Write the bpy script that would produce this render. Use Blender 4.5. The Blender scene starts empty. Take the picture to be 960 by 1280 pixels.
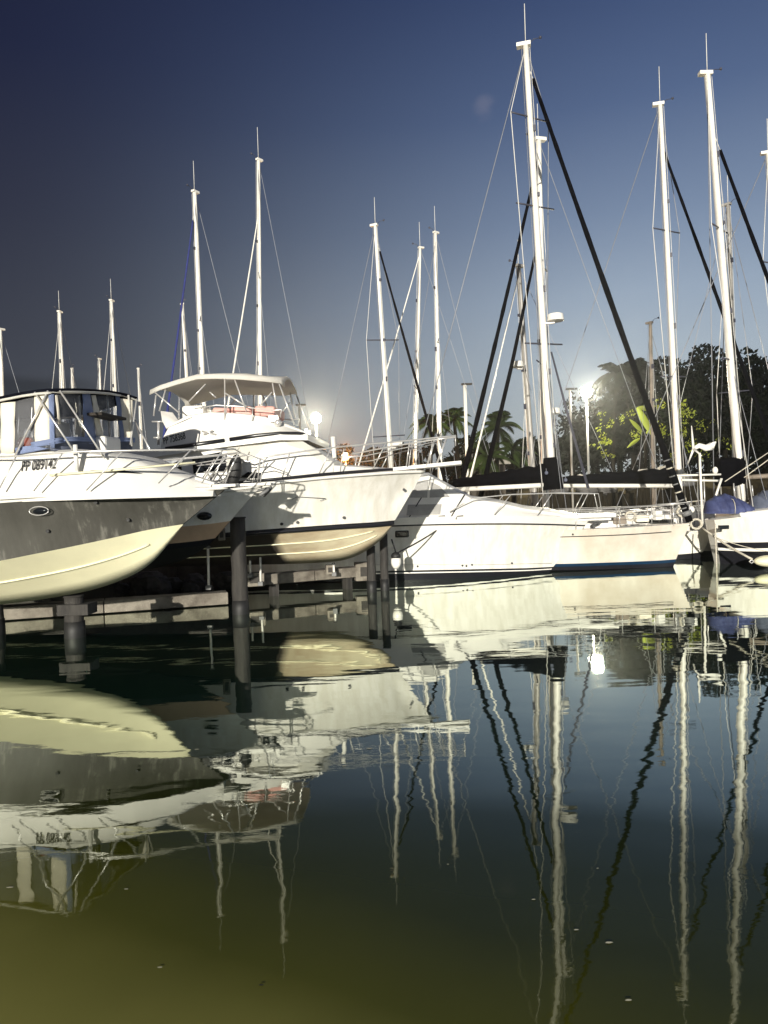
import bpy, math, random
from mathutils import Vector, Matrix
random.seed(7)
R = math.radians
S = bpy.context.scene
COL = S.collection

# ------------------------------------------------------------------ camera
F = 924.0; CX = 480.0; CY = 640.0; CAMH = 2.3
pitch = -math.atan(12 / F); roll = R(1.85)
fwd = Vector((0, math.cos(pitch), math.sin(pitch)))
up0 = Vector((0, -math.sin(pitch), math.cos(pitch)))
rt0 = Vector((1, 0, 0))
up = up0 * math.cos(roll) + rt0 * math.sin(roll)
rt = rt0 * math.cos(roll) - up0 * math.sin(roll)
CAM = Vector((0, 0, CAMH))
cd = bpy.data.cameras.new('camera'); cam = bpy.data.objects.new('camera', cd); COL.objects.link(cam)
m = Matrix((rt, up, -fwd)).transposed().to_4x4(); m.translation = CAM
cam.matrix_world = m
cd.sensor_fit = 'VERTICAL'; cd.sensor_height = 36; cd.sensor_width = 27; cd.lens = 36 * F / 1280
cd.clip_start = 0.1; cd.clip_end = 3000
S.camera = cam

def ray(px, py):
    return rt * ((px - CX) / F) + up * ((CY - py) / F) + fwd
def W(px, py, D):
    """photo pixel + distance along +Y -> world point"""
    d = ray(px, py); return CAM + d * (D / d.y)

# ------------------------------------------------------------------ materials
def nt(name):
    mt = bpy.data.materials.new(name); mt.use_nodes = True
    n = mt.node_tree.nodes; l = mt.node_tree.links
    return mt, n, l, n['Principled BSDF']
def mat(name, col, rough=0.5, metal=0.0, var=0.12, scale=3.0, stretch=(1, 1, 1), col2=None, bump=0.0, bscale=20, coat=0, spec=None):
    mt, n, l, p = nt(name)
    p.inputs['Roughness'].default_value = rough; p.inputs['Metallic'].default_value = metal
    if coat: p.inputs['Coat Weight'].default_value = coat
    if spec is not None: p.inputs['Specular IOR Level'].default_value = spec
    tc = n.new('ShaderNodeTexCoord'); mp = n.new('ShaderNodeMapping'); mp.inputs['Scale'].default_value = stretch
    no = n.new('ShaderNodeTexNoise'); no.inputs['Scale'].default_value = scale; no.inputs['Detail'].default_value = 5; no.inputs['Roughness'].default_value = .6
    cr = n.new('ShaderNodeValToRGB')
    c2 = col2 or tuple(c * (1 - var) for c in col)
    cr.color_ramp.elements[0].position = .35; cr.color_ramp.elements[1].position = .65
    cr.color_ramp.elements[0].color = (*c2, 1); cr.color_ramp.elements[1].color = (*col, 1)
    l.new(tc.outputs['Object'], mp.inputs['Vector']); l.new(mp.outputs['Vector'], no.inputs['Vector'])
    l.new(no.outputs['Fac'], cr.inputs['Fac']); l.new(cr.outputs['Color'], p.inputs['Base Color'])
    if bump:
        b = n.new('ShaderNodeBump'); b.inputs['Strength'].default_value = bump; b.inputs['Distance'].default_value = .02
        n2 = n.new('ShaderNodeTexNoise'); n2.inputs['Scale'].default_value = bscale; n2.inputs['Detail'].default_value = 4
        l.new(mp.outputs['Vector'], n2.inputs['Vector']); l.new(n2.outputs['Fac'], b.inputs['Height']); l.new(b.outputs['Normal'], p.inputs['Normal'])
    return mt
M = {}
M['white'] = mat('white_gelcoat', (.80, .775, .72), .38, var=.09, scale=1.5, stretch=(1.4, 1.4, .5), bump=.05, bscale=3)
M['hullwhite'] = mat('weathered_white_hull', (.80, .775, .72), .42, scale=2.2, stretch=(2.2, 2.2, .35), col2=(.66, .63, .555), bump=.06, bscale=2)
M['hullbeige'] = mat('shade_beige_hull', (.70, .65, .57), .45, scale=1.1, stretch=(1, 1, .8), col2=(.56, .49, .40), bump=.06, bscale=2)  # beige tone stands in for the shadow of the neighbouring bow
M['cream'] = mat('cream_bottom_paint', (.80, .76, .52), .55, var=.10, scale=1.2, stretch=(1, 1, 2), bump=.05)
M['creambrown'] = mat('dark_aft_cream_bottom', (.74, .66, .46), .6, scale=.9, stretch=(1, 1, 2.5), col2=(.50, .38, .24))
_m = M['creambrown']; _n = _m.node_tree.nodes; _l = _m.node_tree.links  # bottom colour turns near-black aft of a point along the hull
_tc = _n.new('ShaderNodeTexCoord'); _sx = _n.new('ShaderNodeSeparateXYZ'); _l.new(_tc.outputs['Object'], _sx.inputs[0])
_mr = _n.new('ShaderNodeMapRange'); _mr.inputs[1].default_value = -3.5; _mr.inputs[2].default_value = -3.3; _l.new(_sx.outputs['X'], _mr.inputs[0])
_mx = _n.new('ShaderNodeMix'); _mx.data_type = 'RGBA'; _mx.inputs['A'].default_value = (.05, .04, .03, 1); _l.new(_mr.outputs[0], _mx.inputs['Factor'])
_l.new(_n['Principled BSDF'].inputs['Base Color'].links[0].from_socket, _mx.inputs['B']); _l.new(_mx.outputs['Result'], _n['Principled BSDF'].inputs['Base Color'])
M['tan'] = mat('tan_bottom_paint', (.58, .40, .26), .6, var=.2, scale=1.5)
M['black'] = mat('black_stripe', (.012, .012, .016), .3, var=.2)
M['navy'] = mat('dark_canvas', (.006, .007, .013), .95, spec=.08, var=.4, scale=4, bump=.4, bscale=9)
M['blackcanvas'] = mat('black_canvas', (.0035, .0035, .005), 1, spec=.04, var=.5, scale=5, bump=.5, bscale=8)
M['bluecanvas'] = mat('blue_canvas', (.19, .24, .40), .8, var=.3, scale=3, bump=.3)
M['bluetarp'] = mat('blue_tarpaulin', (.055, .07, .17), .8, scale=1.6, stretch=(1, 1, 2), col2=(.018, .024, .08), bump=1.0, bscale=5)
M['greytarp'] = mat('grey_tarpaulin', (.13, .145, .20), .8, scale=1.6, col2=(.05, .06, .09), bump=1.0, bscale=5)
M['bluestay'] = mat('blue_sail_strip', (.02, .03, .17), .8, var=.3)
M['creamcanvas'] = mat('cream_canvas', (.78, .72, .60), .85, var=.12, scale=2, bump=.35, bscale=6)
M['bimini'] = mat('white_bimini_cloth', (.88, .86, .80), .85, var=.08, scale=2, bump=.4, bscale=5)
_b = M['bimini']; _n = _b.node_tree.nodes; _l = _b.node_tree.links
_t = _n.new('ShaderNodeBsdfTranslucent'); _t.inputs['Color'].default_value = (.85, .82, .75, 1); _x = _n.new('ShaderNodeMixShader'); _x.inputs[0].default_value = .45
_l.new(_n['Principled BSDF'].outputs[0], _x.inputs[1]); _l.new(_t.outputs[0], _x.inputs[2]); _l.new(_x.outputs[0], _n['Material Output'].inputs['Surface'])
M['pink'] = mat('pink_vinyl', (.72, .38, .33), .6, var=.15)
M['mast'] = mat('painted_aluminium', (.80, .77, .70), .4, var=.14, scale=.9, stretch=(1, 1, 1.3))
M['mastgrey'] = mat('bare_aluminium', (.36, .34, .31), .45, .1, var=.3, scale=1.5)
M['mastwood'] = mat('weathered_wood_spar', (.23, .19, .15), .7, var=.35, scale=2)
M['steel'] = mat('stainless_steel', (.75, .73, .70), .28, .55, var=.15)
M['wire'] = mat('rigging_wire', (.30, .31, .34), .5, .2, var=.2)
M['wirewhite'] = mat('white_rigging_line', (.72, .70, .66), .6, var=.15)
M['wiredark'] = mat('dark_rigging_line', (.05, .05, .07), .6, var=.2)
M['darkglass'] = mat('dark_window', (.010, .012, .015), .08, var=.2)
M['pile'] = mat('weathered_timber_pile', (.045, .041, .036), .8, scale=3, stretch=(3, 3, .4), col2=(.018, .016, .015), bump=.7, bscale=12)
M['beam'] = mat('weathered_concrete_beam', (.25, .225, .185), .85, scale=2.5, col2=(.10, .085, .068), bump=.5)
M['rock'] = mat('dark_rock', (.085, .075, .068), .9, scale=4, col2=(.03, .027, .025), bump=1, bscale=6)
M['paleboulder'] = mat('pale_boulder', (.13, .125, .12), .9, scale=2, col2=(.09, .085, .08), bump=1, bscale=5)
M['quay'] = mat('dark_quay', (.05, .045, .04), .9, scale=2, col2=(.025, .022, .02), bump=.6)
M['rubber'] = mat('black_rubber', (.015, .015, .015), .6, var=.3)
M['orange'] = mat('orange_fabric', (.65, .10, .03), .8, var=.2)
M['smoke'] = mat('smoked_cover', (.36, .35, .33), .5, var=.2)
M['rope'] = mat('pale_rope', (.62, .57, .47), .9, scale=40, var=.35)
M['yellow'] = mat('yellow_white_float', (.78, .74, .52), .5, var=.1)
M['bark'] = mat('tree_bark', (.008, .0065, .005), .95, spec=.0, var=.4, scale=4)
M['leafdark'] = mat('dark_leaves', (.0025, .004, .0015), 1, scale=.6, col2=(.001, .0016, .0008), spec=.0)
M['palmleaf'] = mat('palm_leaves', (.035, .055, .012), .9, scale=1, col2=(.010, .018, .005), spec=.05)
M['thatch'] = mat('thatch', (.022, .017, .010), .95, scale=2, stretch=(6, 6, .6), spec=.05, col2=(.008, .007, .005), bump=1, bscale=12)
M['post'] = mat('galvanised_post', (.35, .35, .34), .5, .3)
M['hutwall'] = mat('dark_hut_wall', (.04, .032, .025), .9, var=.3)
M['red'] = mat('faded_red_plastic', (.30, .04, .03), .6, var=.2)
M['greyplastic'] = mat('grey_plastic', (.16, .16, .16), .6, var=.3)

# leaf that lets lamp light through
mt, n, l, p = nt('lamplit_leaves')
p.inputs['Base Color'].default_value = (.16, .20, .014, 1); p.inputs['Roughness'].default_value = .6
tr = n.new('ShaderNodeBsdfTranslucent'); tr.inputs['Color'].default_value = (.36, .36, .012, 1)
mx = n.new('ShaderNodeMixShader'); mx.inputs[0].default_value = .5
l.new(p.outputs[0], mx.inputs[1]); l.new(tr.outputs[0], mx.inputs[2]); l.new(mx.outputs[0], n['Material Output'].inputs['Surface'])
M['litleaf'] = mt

# grey topside with reflected streaks painted into its colour
mt, n, l, p = nt('streaked_grey_hull')
p.inputs['Roughness'].default_value = .35
tc = n.new('ShaderNodeTexCoord'); mp = n.new('ShaderNodeMapping')
mp.inputs['Rotation'].default_value = (0, R(-16), 0); mp.inputs['Scale'].default_value = (6, 3, .22)
no = n.new('ShaderNodeTexNoise'); no.inputs['Scale'].default_value = 1.3; no.inputs['Detail'].default_value = 6; no.inputs['Roughness'].default_value = .72
no2 = n.new('ShaderNodeTexNoise'); no2.inputs['Scale'].default_value = .8; no2.inputs['Detail'].default_value = 4
cr = n.new('ShaderNodeValToRGB'); e = cr.color_ramp.elements
e[0].position = .36; e[0].color = (.060, .058, .050, 1); e[1].position = .68; e[1].color = (.30, .29, .25, 1)
ne = e.new(.54); ne.color = (.085, .082, .072, 1)
mm = n.new('ShaderNodeMath'); mm.operation = 'MULTIPLY_ADD'; mm.inputs[1].default_value = .5
l.new(tc.outputs['Object'], mp.inputs[0]); l.new(mp.outputs[0], no.inputs['Vector']); l.new(tc.outputs['Object'], no2.inputs['Vector'])
m2 = n.new('ShaderNodeMath'); m2.operation = 'MULTIPLY'; m2.inputs[1].default_value = .5
l.new(no2.outputs['Fac'], m2.inputs[0]); l.new(no.outputs['Fac'], mm.inputs[0]); l.new(m2.outputs[0], mm.inputs[2])
l.new(mm.outputs[0], cr.inputs[0]); l.new(cr.outputs[0], p.inputs['Base Color'])
M['greyhull'] = mt

# clear vinyl
mt, n, l, p = nt('clear_vinyl')
tb = n.new('ShaderNodeBsdfTransparent'); tb.inputs[0].default_value = (.80, .82, .86, 1)
mx = n.new('ShaderNodeMixShader'); mx.inputs[0].default_value = .86
p.inputs['Base Color'].default_value = (.5, .5, .52, 1); p.inputs['Roughness'].default_value = .15
l.new(p.outputs[0], mx.inputs[1]); l.new(tb.outputs[0], mx.inputs[2]); l.new(mx.outputs[0], n['Material Output'].inputs['Surface'])
M['vinyl'] = mt

def emis(name, col, s):
    mt, n, l, p = nt(name)
    p.inputs['Base Color'].default_value = (.8, .8, .8, 1)
    p.inputs['Emission Color'].default_value = (*col, 1); p.inputs['Emission Strength'].default_value = s
    return mt
M['lampglow'] = emis('lamp_globe_lit', (1, .93, .74), 14)
M['orangeglow'] = emis('orange_lamp_lit', (1, .24, .012), .95)

# ------------------------------------------------------------------ mesh helpers
class MB:
    def __init__(s): s.v = []; s.f = []; s.sm = []
    def add(s, vs, fs, smooth=False):
        o = len(s.v); s.v += [tuple(v) for v in vs]
        for f in fs: s.f.append(tuple(i + o for i in f)); s.sm.append(smooth)
        return s
    def box(s, c, d, rz=0, ry=0, taper=1.0):
        c = Vector(c); hx, hy, hz = d[0] / 2, d[1] / 2, d[2] / 2
        rot = Matrix.Rotation(rz, 3, 'Z') @ Matrix.Rotation(ry, 3, 'Y')
        vs = []
        for z in (-1, 1):
            t = taper if z > 0 else 1
            for x, y in ((-1, -1), (1, -1), (1, 1), (-1, 1)):
                vs.append(c + rot @ Vector((x * hx * t, y * hy * t, z * hz)))
        return s.add(vs, [(0, 3, 2, 1), (4, 5, 6, 7), (0, 1, 5, 4), (1, 2, 6, 5), (2, 3, 7, 6), (3, 0, 4, 7)])
    def tube(s, pts, r, n=6, r2=None, flat=1.0, cap=True, smooth=True, jit=0):
        pts = [Vector(p) for p in pts]; k = len(pts); vs = []; prev = None
        for i, p in enumerate(pts):
            a = pts[max(0, i - 1)]; b = pts[min(k - 1, i + 1)]
            t = (b - a).normalized() if (b - a).length > 1e-9 else Vector((0, 0, 1))
            ref = Vector((0, 1, 0)) if abs(t.y) < .9 else Vector((1, 0, 0))
            u = t.cross(ref).normalized(); w = t.cross(u).normalized()
            rr = (r + ((r2 if r2 is not None else r) - r) * i / max(1, k - 1)) * (1 + (random.uniform(-jit, jit) if jit else 0))
            for j in range(n):
                an = 2 * math.pi * j / n
                vs.append(p + u * math.cos(an) * rr + w * math.sin(an) * rr * flat)
        fs = []
        for i in range(k - 1):
            for j in range(n):
                fs.append((i * n + j, i * n + (j + 1) % n, (i + 1) * n + (j + 1) % n, (i + 1) * n + j))
        s.add(vs, fs, smooth)
        if cap:
            s.add(vs[:n], [tuple(range(n))]); s.add(vs[-n:], [tuple(range(n))])
        return s
    def ball(s, c, r, nu=10, nv=7, sc=(1, 1, 1), jit=0):
        c = Vector(c); vs = [c + Vector((0, 0, r * sc[2]))]
        for i in range(1, nv):
            th = math.pi * i / nv
            for j in range(nu):
                ph = 2 * math.pi * j / nu; q = r * (1 + random.uniform(-jit, jit))
                vs.append(c + Vector((q * sc[0] * math.sin(th) * math.cos(ph), q * sc[1] * math.sin(th) * math.sin(ph), q * sc[2] * math.cos(th))))
        vs.append(c + Vector((0, 0, -r * sc[2]))); fs = []
        for j in range(nu): fs.append((0, 1 + j, 1 + (j + 1) % nu))
        for i in range(nv - 2):
            for j in range(nu):
                a = 1 + i * nu; fs.append((a + j, a + nu + j, a + nu + (j + 1) % nu, a + (j + 1) % nu))
        L = len(vs) - 1; a = 1 + (nv - 2) * nu
        for j in range(nu): fs.append((a + j, L, a + (j + 1) % nu))
        return s.add(vs, fs, jit == 0)
    def grid(s, rows, smooth=True, close=False):
        nr = len(rows); nc = len(rows[0]); vs = [p for r in rows for p in r]; fs = []
        for i in range(nr - 1):
            for j in range(nc - (0 if close else 1)):
                fs.append((i * nc + j, i * nc + (j + 1) % nc, (i + 1) * nc + (j + 1) % nc, (i + 1) * nc + j))
        return s.add(vs, fs, smooth)
    def build(s, name, material, parent=None, bevel=0, thick=0):
        me = bpy.data.meshes.new(name); me.from_pydata(s.v, [], s.f); me.update()
        for p, q in zip(me.polygons, s.sm): p.use_smooth = q
        import bmesh
        bm = bmesh.new(); bm.from_mesh(me); bmesh.ops.remove_doubles(bm, verts=bm.verts, dist=1e-4)
        bmesh.ops.recalc_face_normals(bm, faces=bm.faces); bm.to_mesh(me); bm.free()
        o = bpy.data.objects.new(name, me); me.materials.append(material if not isinstance(material, str) else M[material]); COL.objects.link(o)
        if parent: o.parent = parent
        if thick:
            md = o.modifiers.new('t', 'SOLIDIFY'); md.thickness = thick; md.offset = 0
        if bevel:
            md = o.modifiers.new('b', 'BEVEL'); md.width = bevel; md.segments = 2; md.limit_method = 'ANGLE'
        return o

def tag(o, label=None, cat=None, group=None, kind=None):
    if label: o['label'] = label
    if cat: o['category'] = cat
    if group: o['group'] = group
    if kind: o['kind'] = kind
    return o
def empty(name, loc, rz=0, label=None, cat=None, group=None):
    o = bpy.data.objects.new(name, None); COL.objects.link(o)
    o.location = loc; o.rotation_euler = (0, 0, rz); o.empty_display_size = .3
    return tag(o, label, cat, group)

class Boat:
    def __init__(s, name, loc, rz, label, cat, group=None):
        s.r = empty(name, loc, rz, label, cat, group)
        s.m = Matrix.Translation(Vector(loc)) @ Matrix.Rotation(rz, 4, 'Z'); s.i = s.m.inverted()
    def l(s, w): return s.i @ w
    def P(s, px, py, c):
        """photo pixel -> point in the boat's own plane y=c"""
        o = s.i @ CAM; d = s.i.to_3x3() @ ray(px, py)
        return o + d * ((c - o.y) / d.y)
    def D(s, px, py, D): return s.i @ W(px, py, D)

def spline(pts, n):
    pts = [Vector(p) for p in pts]; out = []
    k = len(pts)
    for i in range(n):
        u = i / (n - 1) * (k - 1); a = min(int(u), k - 2); t = u - a
        p1, p2 = pts[a], pts[a + 1]
        p0 = pts[a - 1] if a > 0 else p1 * 2 - p2
        p3 = pts[a + 2] if a + 2 < k else p2 * 2 - p1
        # monotone-ish catmull (half tension)
        m1 = (p2 - p0) * .42; m2 = (p3 - p1) * .42
        h = t * t * (3 - 2 * t)
        out.append(p1 * (2 * t**3 - 3 * t * t + 1) + m1 * (t**3 - 2 * t * t + t) + p2 * (-2 * t**3 + 3 * t * t) + m2 * (t**3 - t * t))
    return out

def hull(root, sheer, chine, keel, bands, bottom=('bottom', 'cream'), flare=.12, n=36, deckmat='white', deck=True, dz=.05, transom='hullwhite'):
    """sheer/chine: (x, half beam, z) from stern to bow; keel: (x, z)"""
    Sh = spline([Vector(p) for p in sheer], n); Ch = spline([Vector(p) for p in chine], n)
    Ke = spline([Vector((p[0], 0, p[1])) for p in keel], n)
    def side(u, v, sg):
        a, b = Sh[u], Ch[u]; q = a.lerp(b, v)
        fl = -flare * math.sin(math.pi * v) * (u / (n - 1))**2 * min(1, max(a.y, 0) * 3)
        return Vector((q.x, sg * max(q.y + fl, .0), q.z))
    for (v0, v1, nm, mtl) in bands:
        b = MB(); k = max(2, int((v1 - v0) * 10) + 1)
        for sg in (-1, 1):
            b.grid([[side(u, v0 + (v1 - v0) * i / (k - 1), sg) for u in range(n)] for i in range(k)])
        b.build(nm, mtl, root)
    b = MB()
    for sg in (-1, 1):
        b.grid([[Vector((c.x, sg * c.y, c.z)).lerp(kp, i / 4) for c, kp in zip(Ch, Ke)] for i in range(5)])
    b.build(bottom[0], bottom[1], root)
    if deck:
        b = MB()
        b.grid([[Vector((a.x, a.y * f, a.z - dz + .06 * (1 - f * f))) for a in Sh] for f in (-.98, -.5, 0, .5, .98)])
        b.build('deck', deckmat, root)
    b = MB(); a, c, kk = Sh[0], Ch[0], Ke[0]
    b.add([Vector((a.x, -a.y, a.z)), Vector((c.x, -c.y, c.z)), kk, Vector((c.x, c.y, c.z)), Vector((a.x, a.y, a.z))], [(0, 1, 2, 3, 4)])
    b.build('transom', transom, root)
    return Sh, Ch, Ke

def hull_y(Sh, Ch, x, z):
    def at(L_):
        for a, c in zip(L_, L_[1:]):
            if a.x <= x <= c.x: return a.lerp(c, (x - a.x) / (c.x - a.x))
        return L_[0] if x < L_[0].x else L_[-1]
    a, c = at(Sh), at(Ch); v = (a.z - z) / (a.z - c.z); return a.y + (c.y - a.y) * v
def loft(root, name, mtl, st, r=.07, crown=.04, caps=True):
    """st: (x, half width bottom, z bottom, half width top, z top)"""
    b = MB(); rows = []
    for (x, wb, zb, wt, zt) in st:
        rr = min(r, (zt - zb) * .45, wt * .45)
        half = [(wb, zb), (wb + (wt - wb) * .5, zb + (zt - zb) * .5), (wt, zt - rr), (wt - rr * .3, zt - rr * .3), (wt - rr, zt), (wt * .5, zt + crown * .75), (0, zt + crown)]
        row = [Vector((x, -y, z)) for y, z in half] + [Vector((x, y, z)) for y, z in reversed(half[:-1])]
        rows.append(row)
    b.grid(rows, False)
    if caps:
        b.add(rows[0], [tuple(range(len(rows[0])))]); b.add(rows[-1], [tuple(range(len(rows[0])))])
    o = b.build(name, mtl, root)
    for p in o.data.polygons: p.use_smooth = True
    md = o.modifiers.new('e', 'EDGE_SPLIT'); md.split_angle = R(38)
    return st
def side_y(st, x, z):
    ss = sorted(st)
    for a, c in zip(ss, ss[1:]):
        if a[0] <= x <= c[0] or (c is ss[-1] and x > c[0]) or (a is ss[0] and x < a[0]):
            t = (x - a[0]) / (c[0] - a[0]); q = [a[i] + (c[i] - a[i]) * t for i in range(5)]
            k = min(1, max(0, (z - q[2]) / max(1e-3, q[4] - q[2])))
            return q[1] + (q[3] - q[1]) * k
    return 1
def panel(B, name, mtl, st, px, off=.015, thick=.012, both=True):
    pts = []
    for (x, y) in px:
        c = -1.2
        for _ in range(5):
            q = B.P(x, y, c); c = -(side_y(st, q.x, q.z) + off)
        pts.append(B.P(x, y, c))
    out = []
    for sg in ((1, -1) if both else (1,)):
        b = MB(); vs = [Vector((q.x, q.y * sg, q.z)) for q in pts]
        nv = len(vs); b.add(vs, [tuple(range(nv))]); out.append(b.build(name, mtl, B.r, thick=thick))
    return out
def text(root, name, s, loc, size, mtl, rot):
    c = bpy.data.curves.new(name, 'FONT'); c.body = s; c.size = size; c.extrude = .003; c.offset = .002
    tmp = bpy.data.objects.new('tmp', c); me = bpy.data.meshes.new_from_object(tmp); bpy.data.objects.remove(tmp)
    me.materials.clear(); me.materials.append(M[mtl]); o = bpy.data.objects.new(name, me); COL.objects.link(o); o.parent = root
    o.location = loc; o.rotation_euler = rot; return o
def conform(o, st, loc, scale, ang):
    for v in o.data.vertices:
        x = v.co.x * scale; z = v.co.y
        X = loc.x + x * math.cos(ang) - z * math.sin(ang); Z = loc.z + x * math.sin(ang) + z * math.cos(ang)
        v.co = Vector((X, -side_y(st, X, Z) - .008 - (.003 if v.co.z > 0 else 0), Z))
    o.location = (0, 0, 0); o.rotation_euler = (0, 0, 0)
def T(root, name, pts, r, mtl='steel', n=6, r2=None, flat=1):
    return MB().tube(pts, r, n, r2, flat).build(name, mtl, root)

# ------------------------------------------------------------------ BOAT 1: grey-sided cruiser with canvas enclosure
B1 = Boat('motor_cruiser', (-2.7, 12.9, 0), R(-8), 'raised motor cruiser with streaked grey sides, cream bottom and dark canvas roof over clear curtains', 'motorboat', 'motorboats raised on lifts')
sh1 = [(-10, 1.45, 2.48), (-7, 1.6, 2.5), (-4.4, 1.6, 2.55), (-2.75, 1.35, 2.6), (-1.7, .95, 2.62), (-.8, .5, 2.64), (0, .03, 2.66)]
ch1 = [(-10, 1.25, 1.15), (-7, 1.3, 1.22), (-4.4, 1.28, 1.42), (-2.9, 1.0, 1.65), (-2.0, .62, 1.82), (-1.4, .28, 1.95), (-.85, .02, 2.03)]
ke1 = [(-10, .52), (-7, .56), (-4.4, .66), (-2.75, .87), (-1.9, 1.12), (-1.4, 1.42), (-.85, 2.02)]
Sh, Ch, Ke = hull(B1.r, sh1, ch1, ke1, [(0, .09, 'gunwale', 'white'), (.09, 1, 'topside', 'greyhull')], ('bottom', 'cream'), transom='greyhull')
for sg in (-1, 1):
    T(B1.r, 'rub_rail', [Vector((p.x, sg * (p.y + .01), p.z - .02)) for p in Sh], .03, 'white', 6)
    T(B1.r, 'spray_rail', [Vector((c.x, sg * c.y, c.z)).lerp(k, .45) + Vector((0, sg * .008, -.006)) for c, k in list(zip(Ch, Ke))[:30]], .022, 'cream', 5)
b = MB()
q = B1.P(37, 639, -1.52); q.y = -hull_y(Sh, Ch, q.x, q.z) - .0; b.ball((q.x, q.y, q.z), 1, 12, 6, (.145, .03, .055)); b.build('porthole', 'darkglass', B1.r)
b = MB(); b.tube([(q.x + .17 * math.cos(a), q.y - .035, q.z + .07 * math.sin(a)) for a in [i * math.pi / 8 for i in range(17)]], .009, 5); b.build('porthole_rim', 'steel', B1.r)
# raised foredeck and trunk
def zpx(B, px, py, c): q = B.P(px, py, c); return q.x, q.z
st1 = []
for px, py, wb, wt in ((-330, 572, 1.35, 1.2), (-120, 565, 1.38, 1.2), (0, 563, 1.38, 1.15), (40, 562, 1.36, 1.1), (80, 562, 1.32, 1.05), (125, 566, 1.22, .95), (165, 573, 1.0, .78), (200, 588, .78, .55), (240, 599, .5, .3), (268, 607, .2, .1)):
    x, z = zpx(B1, px, py, -wt); st1.append((x, wb, 2.5, wt, z))
loft(B1.r, 'cabin_trunk', 'white', st1, r=.12, crown=.06)
o = text(B1.r, 'registration_number', 'PP 089142', (0, 0, 0), .24, 'rubber', (R(90), 0, 0))
q = B1.P(24, 589, -1.27); conform(o, st1, q, .56, R(3))
b = panel(B1, 'trunk_window', 'darkglass', st1, [(112, 588), (150, 587), (178, 592), (150, 591)])
# enclosure
W1 = 1.12
def near1(px, py, w=W1): return B1.P(px, py, -w)
def cpx(px):
    if px <= 56: return -W1
    return -W1 * math.cos(math.pi * min(1, (px - 56) / 114))
def enc(px, py, off=0):
    c = cpx(px); q = B1.P(px, py, c); k = -c / W1
    q.y -= off * k; q.x += off * math.sqrt(max(0, 1 - k * k)); return q
roofpts = [(-330, 512), (-150, 506), (-40, 501), (0, 497), (30, 491), (50, 488), (62, 486.8), (76, 486.3), (95, 486), (113, 486.5), (130, 487.5), (145, 489.5), (158, 492), (170, 496)]
edge = [enc(x, y, .05) for x, y in roofpts]
nside = [p for p, (x, y) in zip(edge, roofpts) if x <= 56]
outline = edge + [Vector((p.x, -p.y, p.z)) for p in reversed(nside[:-1])]
cen = Vector((sum(p.x for p in outline) / len(outline), 0, sum(p.z for p in outline) / len(outline)))
rows = [[p - Vector((0, 0, .05)) for p in outline]]
for f, dz_ in ((1, 0), (.93, .02), (.6, .04), (.25, .05)): rows.append([Vector((cen.x + (p.x - cen.x) * f, p.y * f, cen.z * (1 - f) + p.z * f + dz_ - (cen.z - p.z) * 0)) for p in outline])
b = MB(); b.grid(rows, True, True); b.add(rows[0], [tuple(range(len(outline)))]); b.add(rows[-1], [tuple(range(len(outline)))]); b.build('canopy_roof', 'navy', B1.r)
b = MB(); b.tube([p + Vector((0, 0, -.065)) for p in [enc(x, y, .07) for x, y in roofpts]], .022, 6); b.build('canopy_edge', 'bimini', B1.r)
b = MB(); b.tube([Vector((p.x, -p.y + .02, p.z - .065)) for p in nside], .022, 6); b.build('canopy_edge', 'bimini', B1.r)
def quad1(name, mtl, px, off=0, th=.01):
    tl, tr_, br, bl = [Vector((x, y, 0)) for x, y in px]; rows = []
    for k in range(6):
        row = []
        for j in range(5):
            v = tl.lerp(tr_, j / 4).lerp(bl.lerp(br, j / 4), k / 5); row.append(enc(v.x, v.y, off + .012 * math.sin(k * 2.1 + j)))
        rows.append(row)
    b = MB(); b.grid(rows); b.build(name, mtl, B1.r, thick=th)
    if px[1][0] <= 56:
        b = MB(); b.grid([[Vector((p.x, -p.y, p.z)) for p in rw] for rw in rows]); b.build(name, mtl, B1.r, thick=th)
for qd in ([(-330, 516), (-200, 512), (-200, 570), (-330, 572)], [(-110, 509), (-60, 507), (-60, 566), (-110, 568)], [(1, 504), (19, 502), (18, 566), (1, 568)], [(43, 494), (61, 492), (63, 553), (44, 558)], [(69, 494), (72, 494), (76, 530), (73, 530)], [(114, 494), (120, 494), (129, 547), (121, 547)], [(150, 498), (166, 500), (164, 552), (156, 552)]):
    quad1('canvas_panel', 'creamcanvas', qd)
for qd in ([(61, 493), (68, 492), (69, 560), (63, 560)], [(102, 491), (112, 491), (120, 555), (106, 555)], [(143, 494), (149, 494), (156, 553), (150, 553)]):
    quad1('blue_panel', 'bluecanvas', qd, .012)
quad1('blue_skirt', 'bluecanvas', [(20, 560), (40, 557), (62, 561), (20, 569)], .02)
quad1('blue_skirt', 'bluecanvas', [(40, 553), (82, 546), (82, 553), (40, 560)], .024)
quad1('blue_skirt', 'bluecanvas', [(80, 546), (168, 547), (168, 553), (80, 552)], .022)
quad1('grey_skirt', 'greytarp', [(62, 552), (166, 552), (164, 562), (64, 564)], .014)
for qd in ([(-60, 507), (1, 504), (1, 568), (-60, 567)], [(19, 502), (43, 496), (44, 557), (18, 566)], [(69, 493), (102, 492), (105, 549), (69, 552)], [(120, 494), (143, 495), (150, 552), (128, 549)]):
    quad1('clear_panel', 'vinyl', qd, -.006, .004)
a0 = enc(168, 499); 
for px_ in (104, 140, 166):
    T(B1.r, 'windscreen_strut', [enc(px_ - 4, 494, -.03), enc(px_, 558, -.03)], .02, 'bimini', 5)
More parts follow.
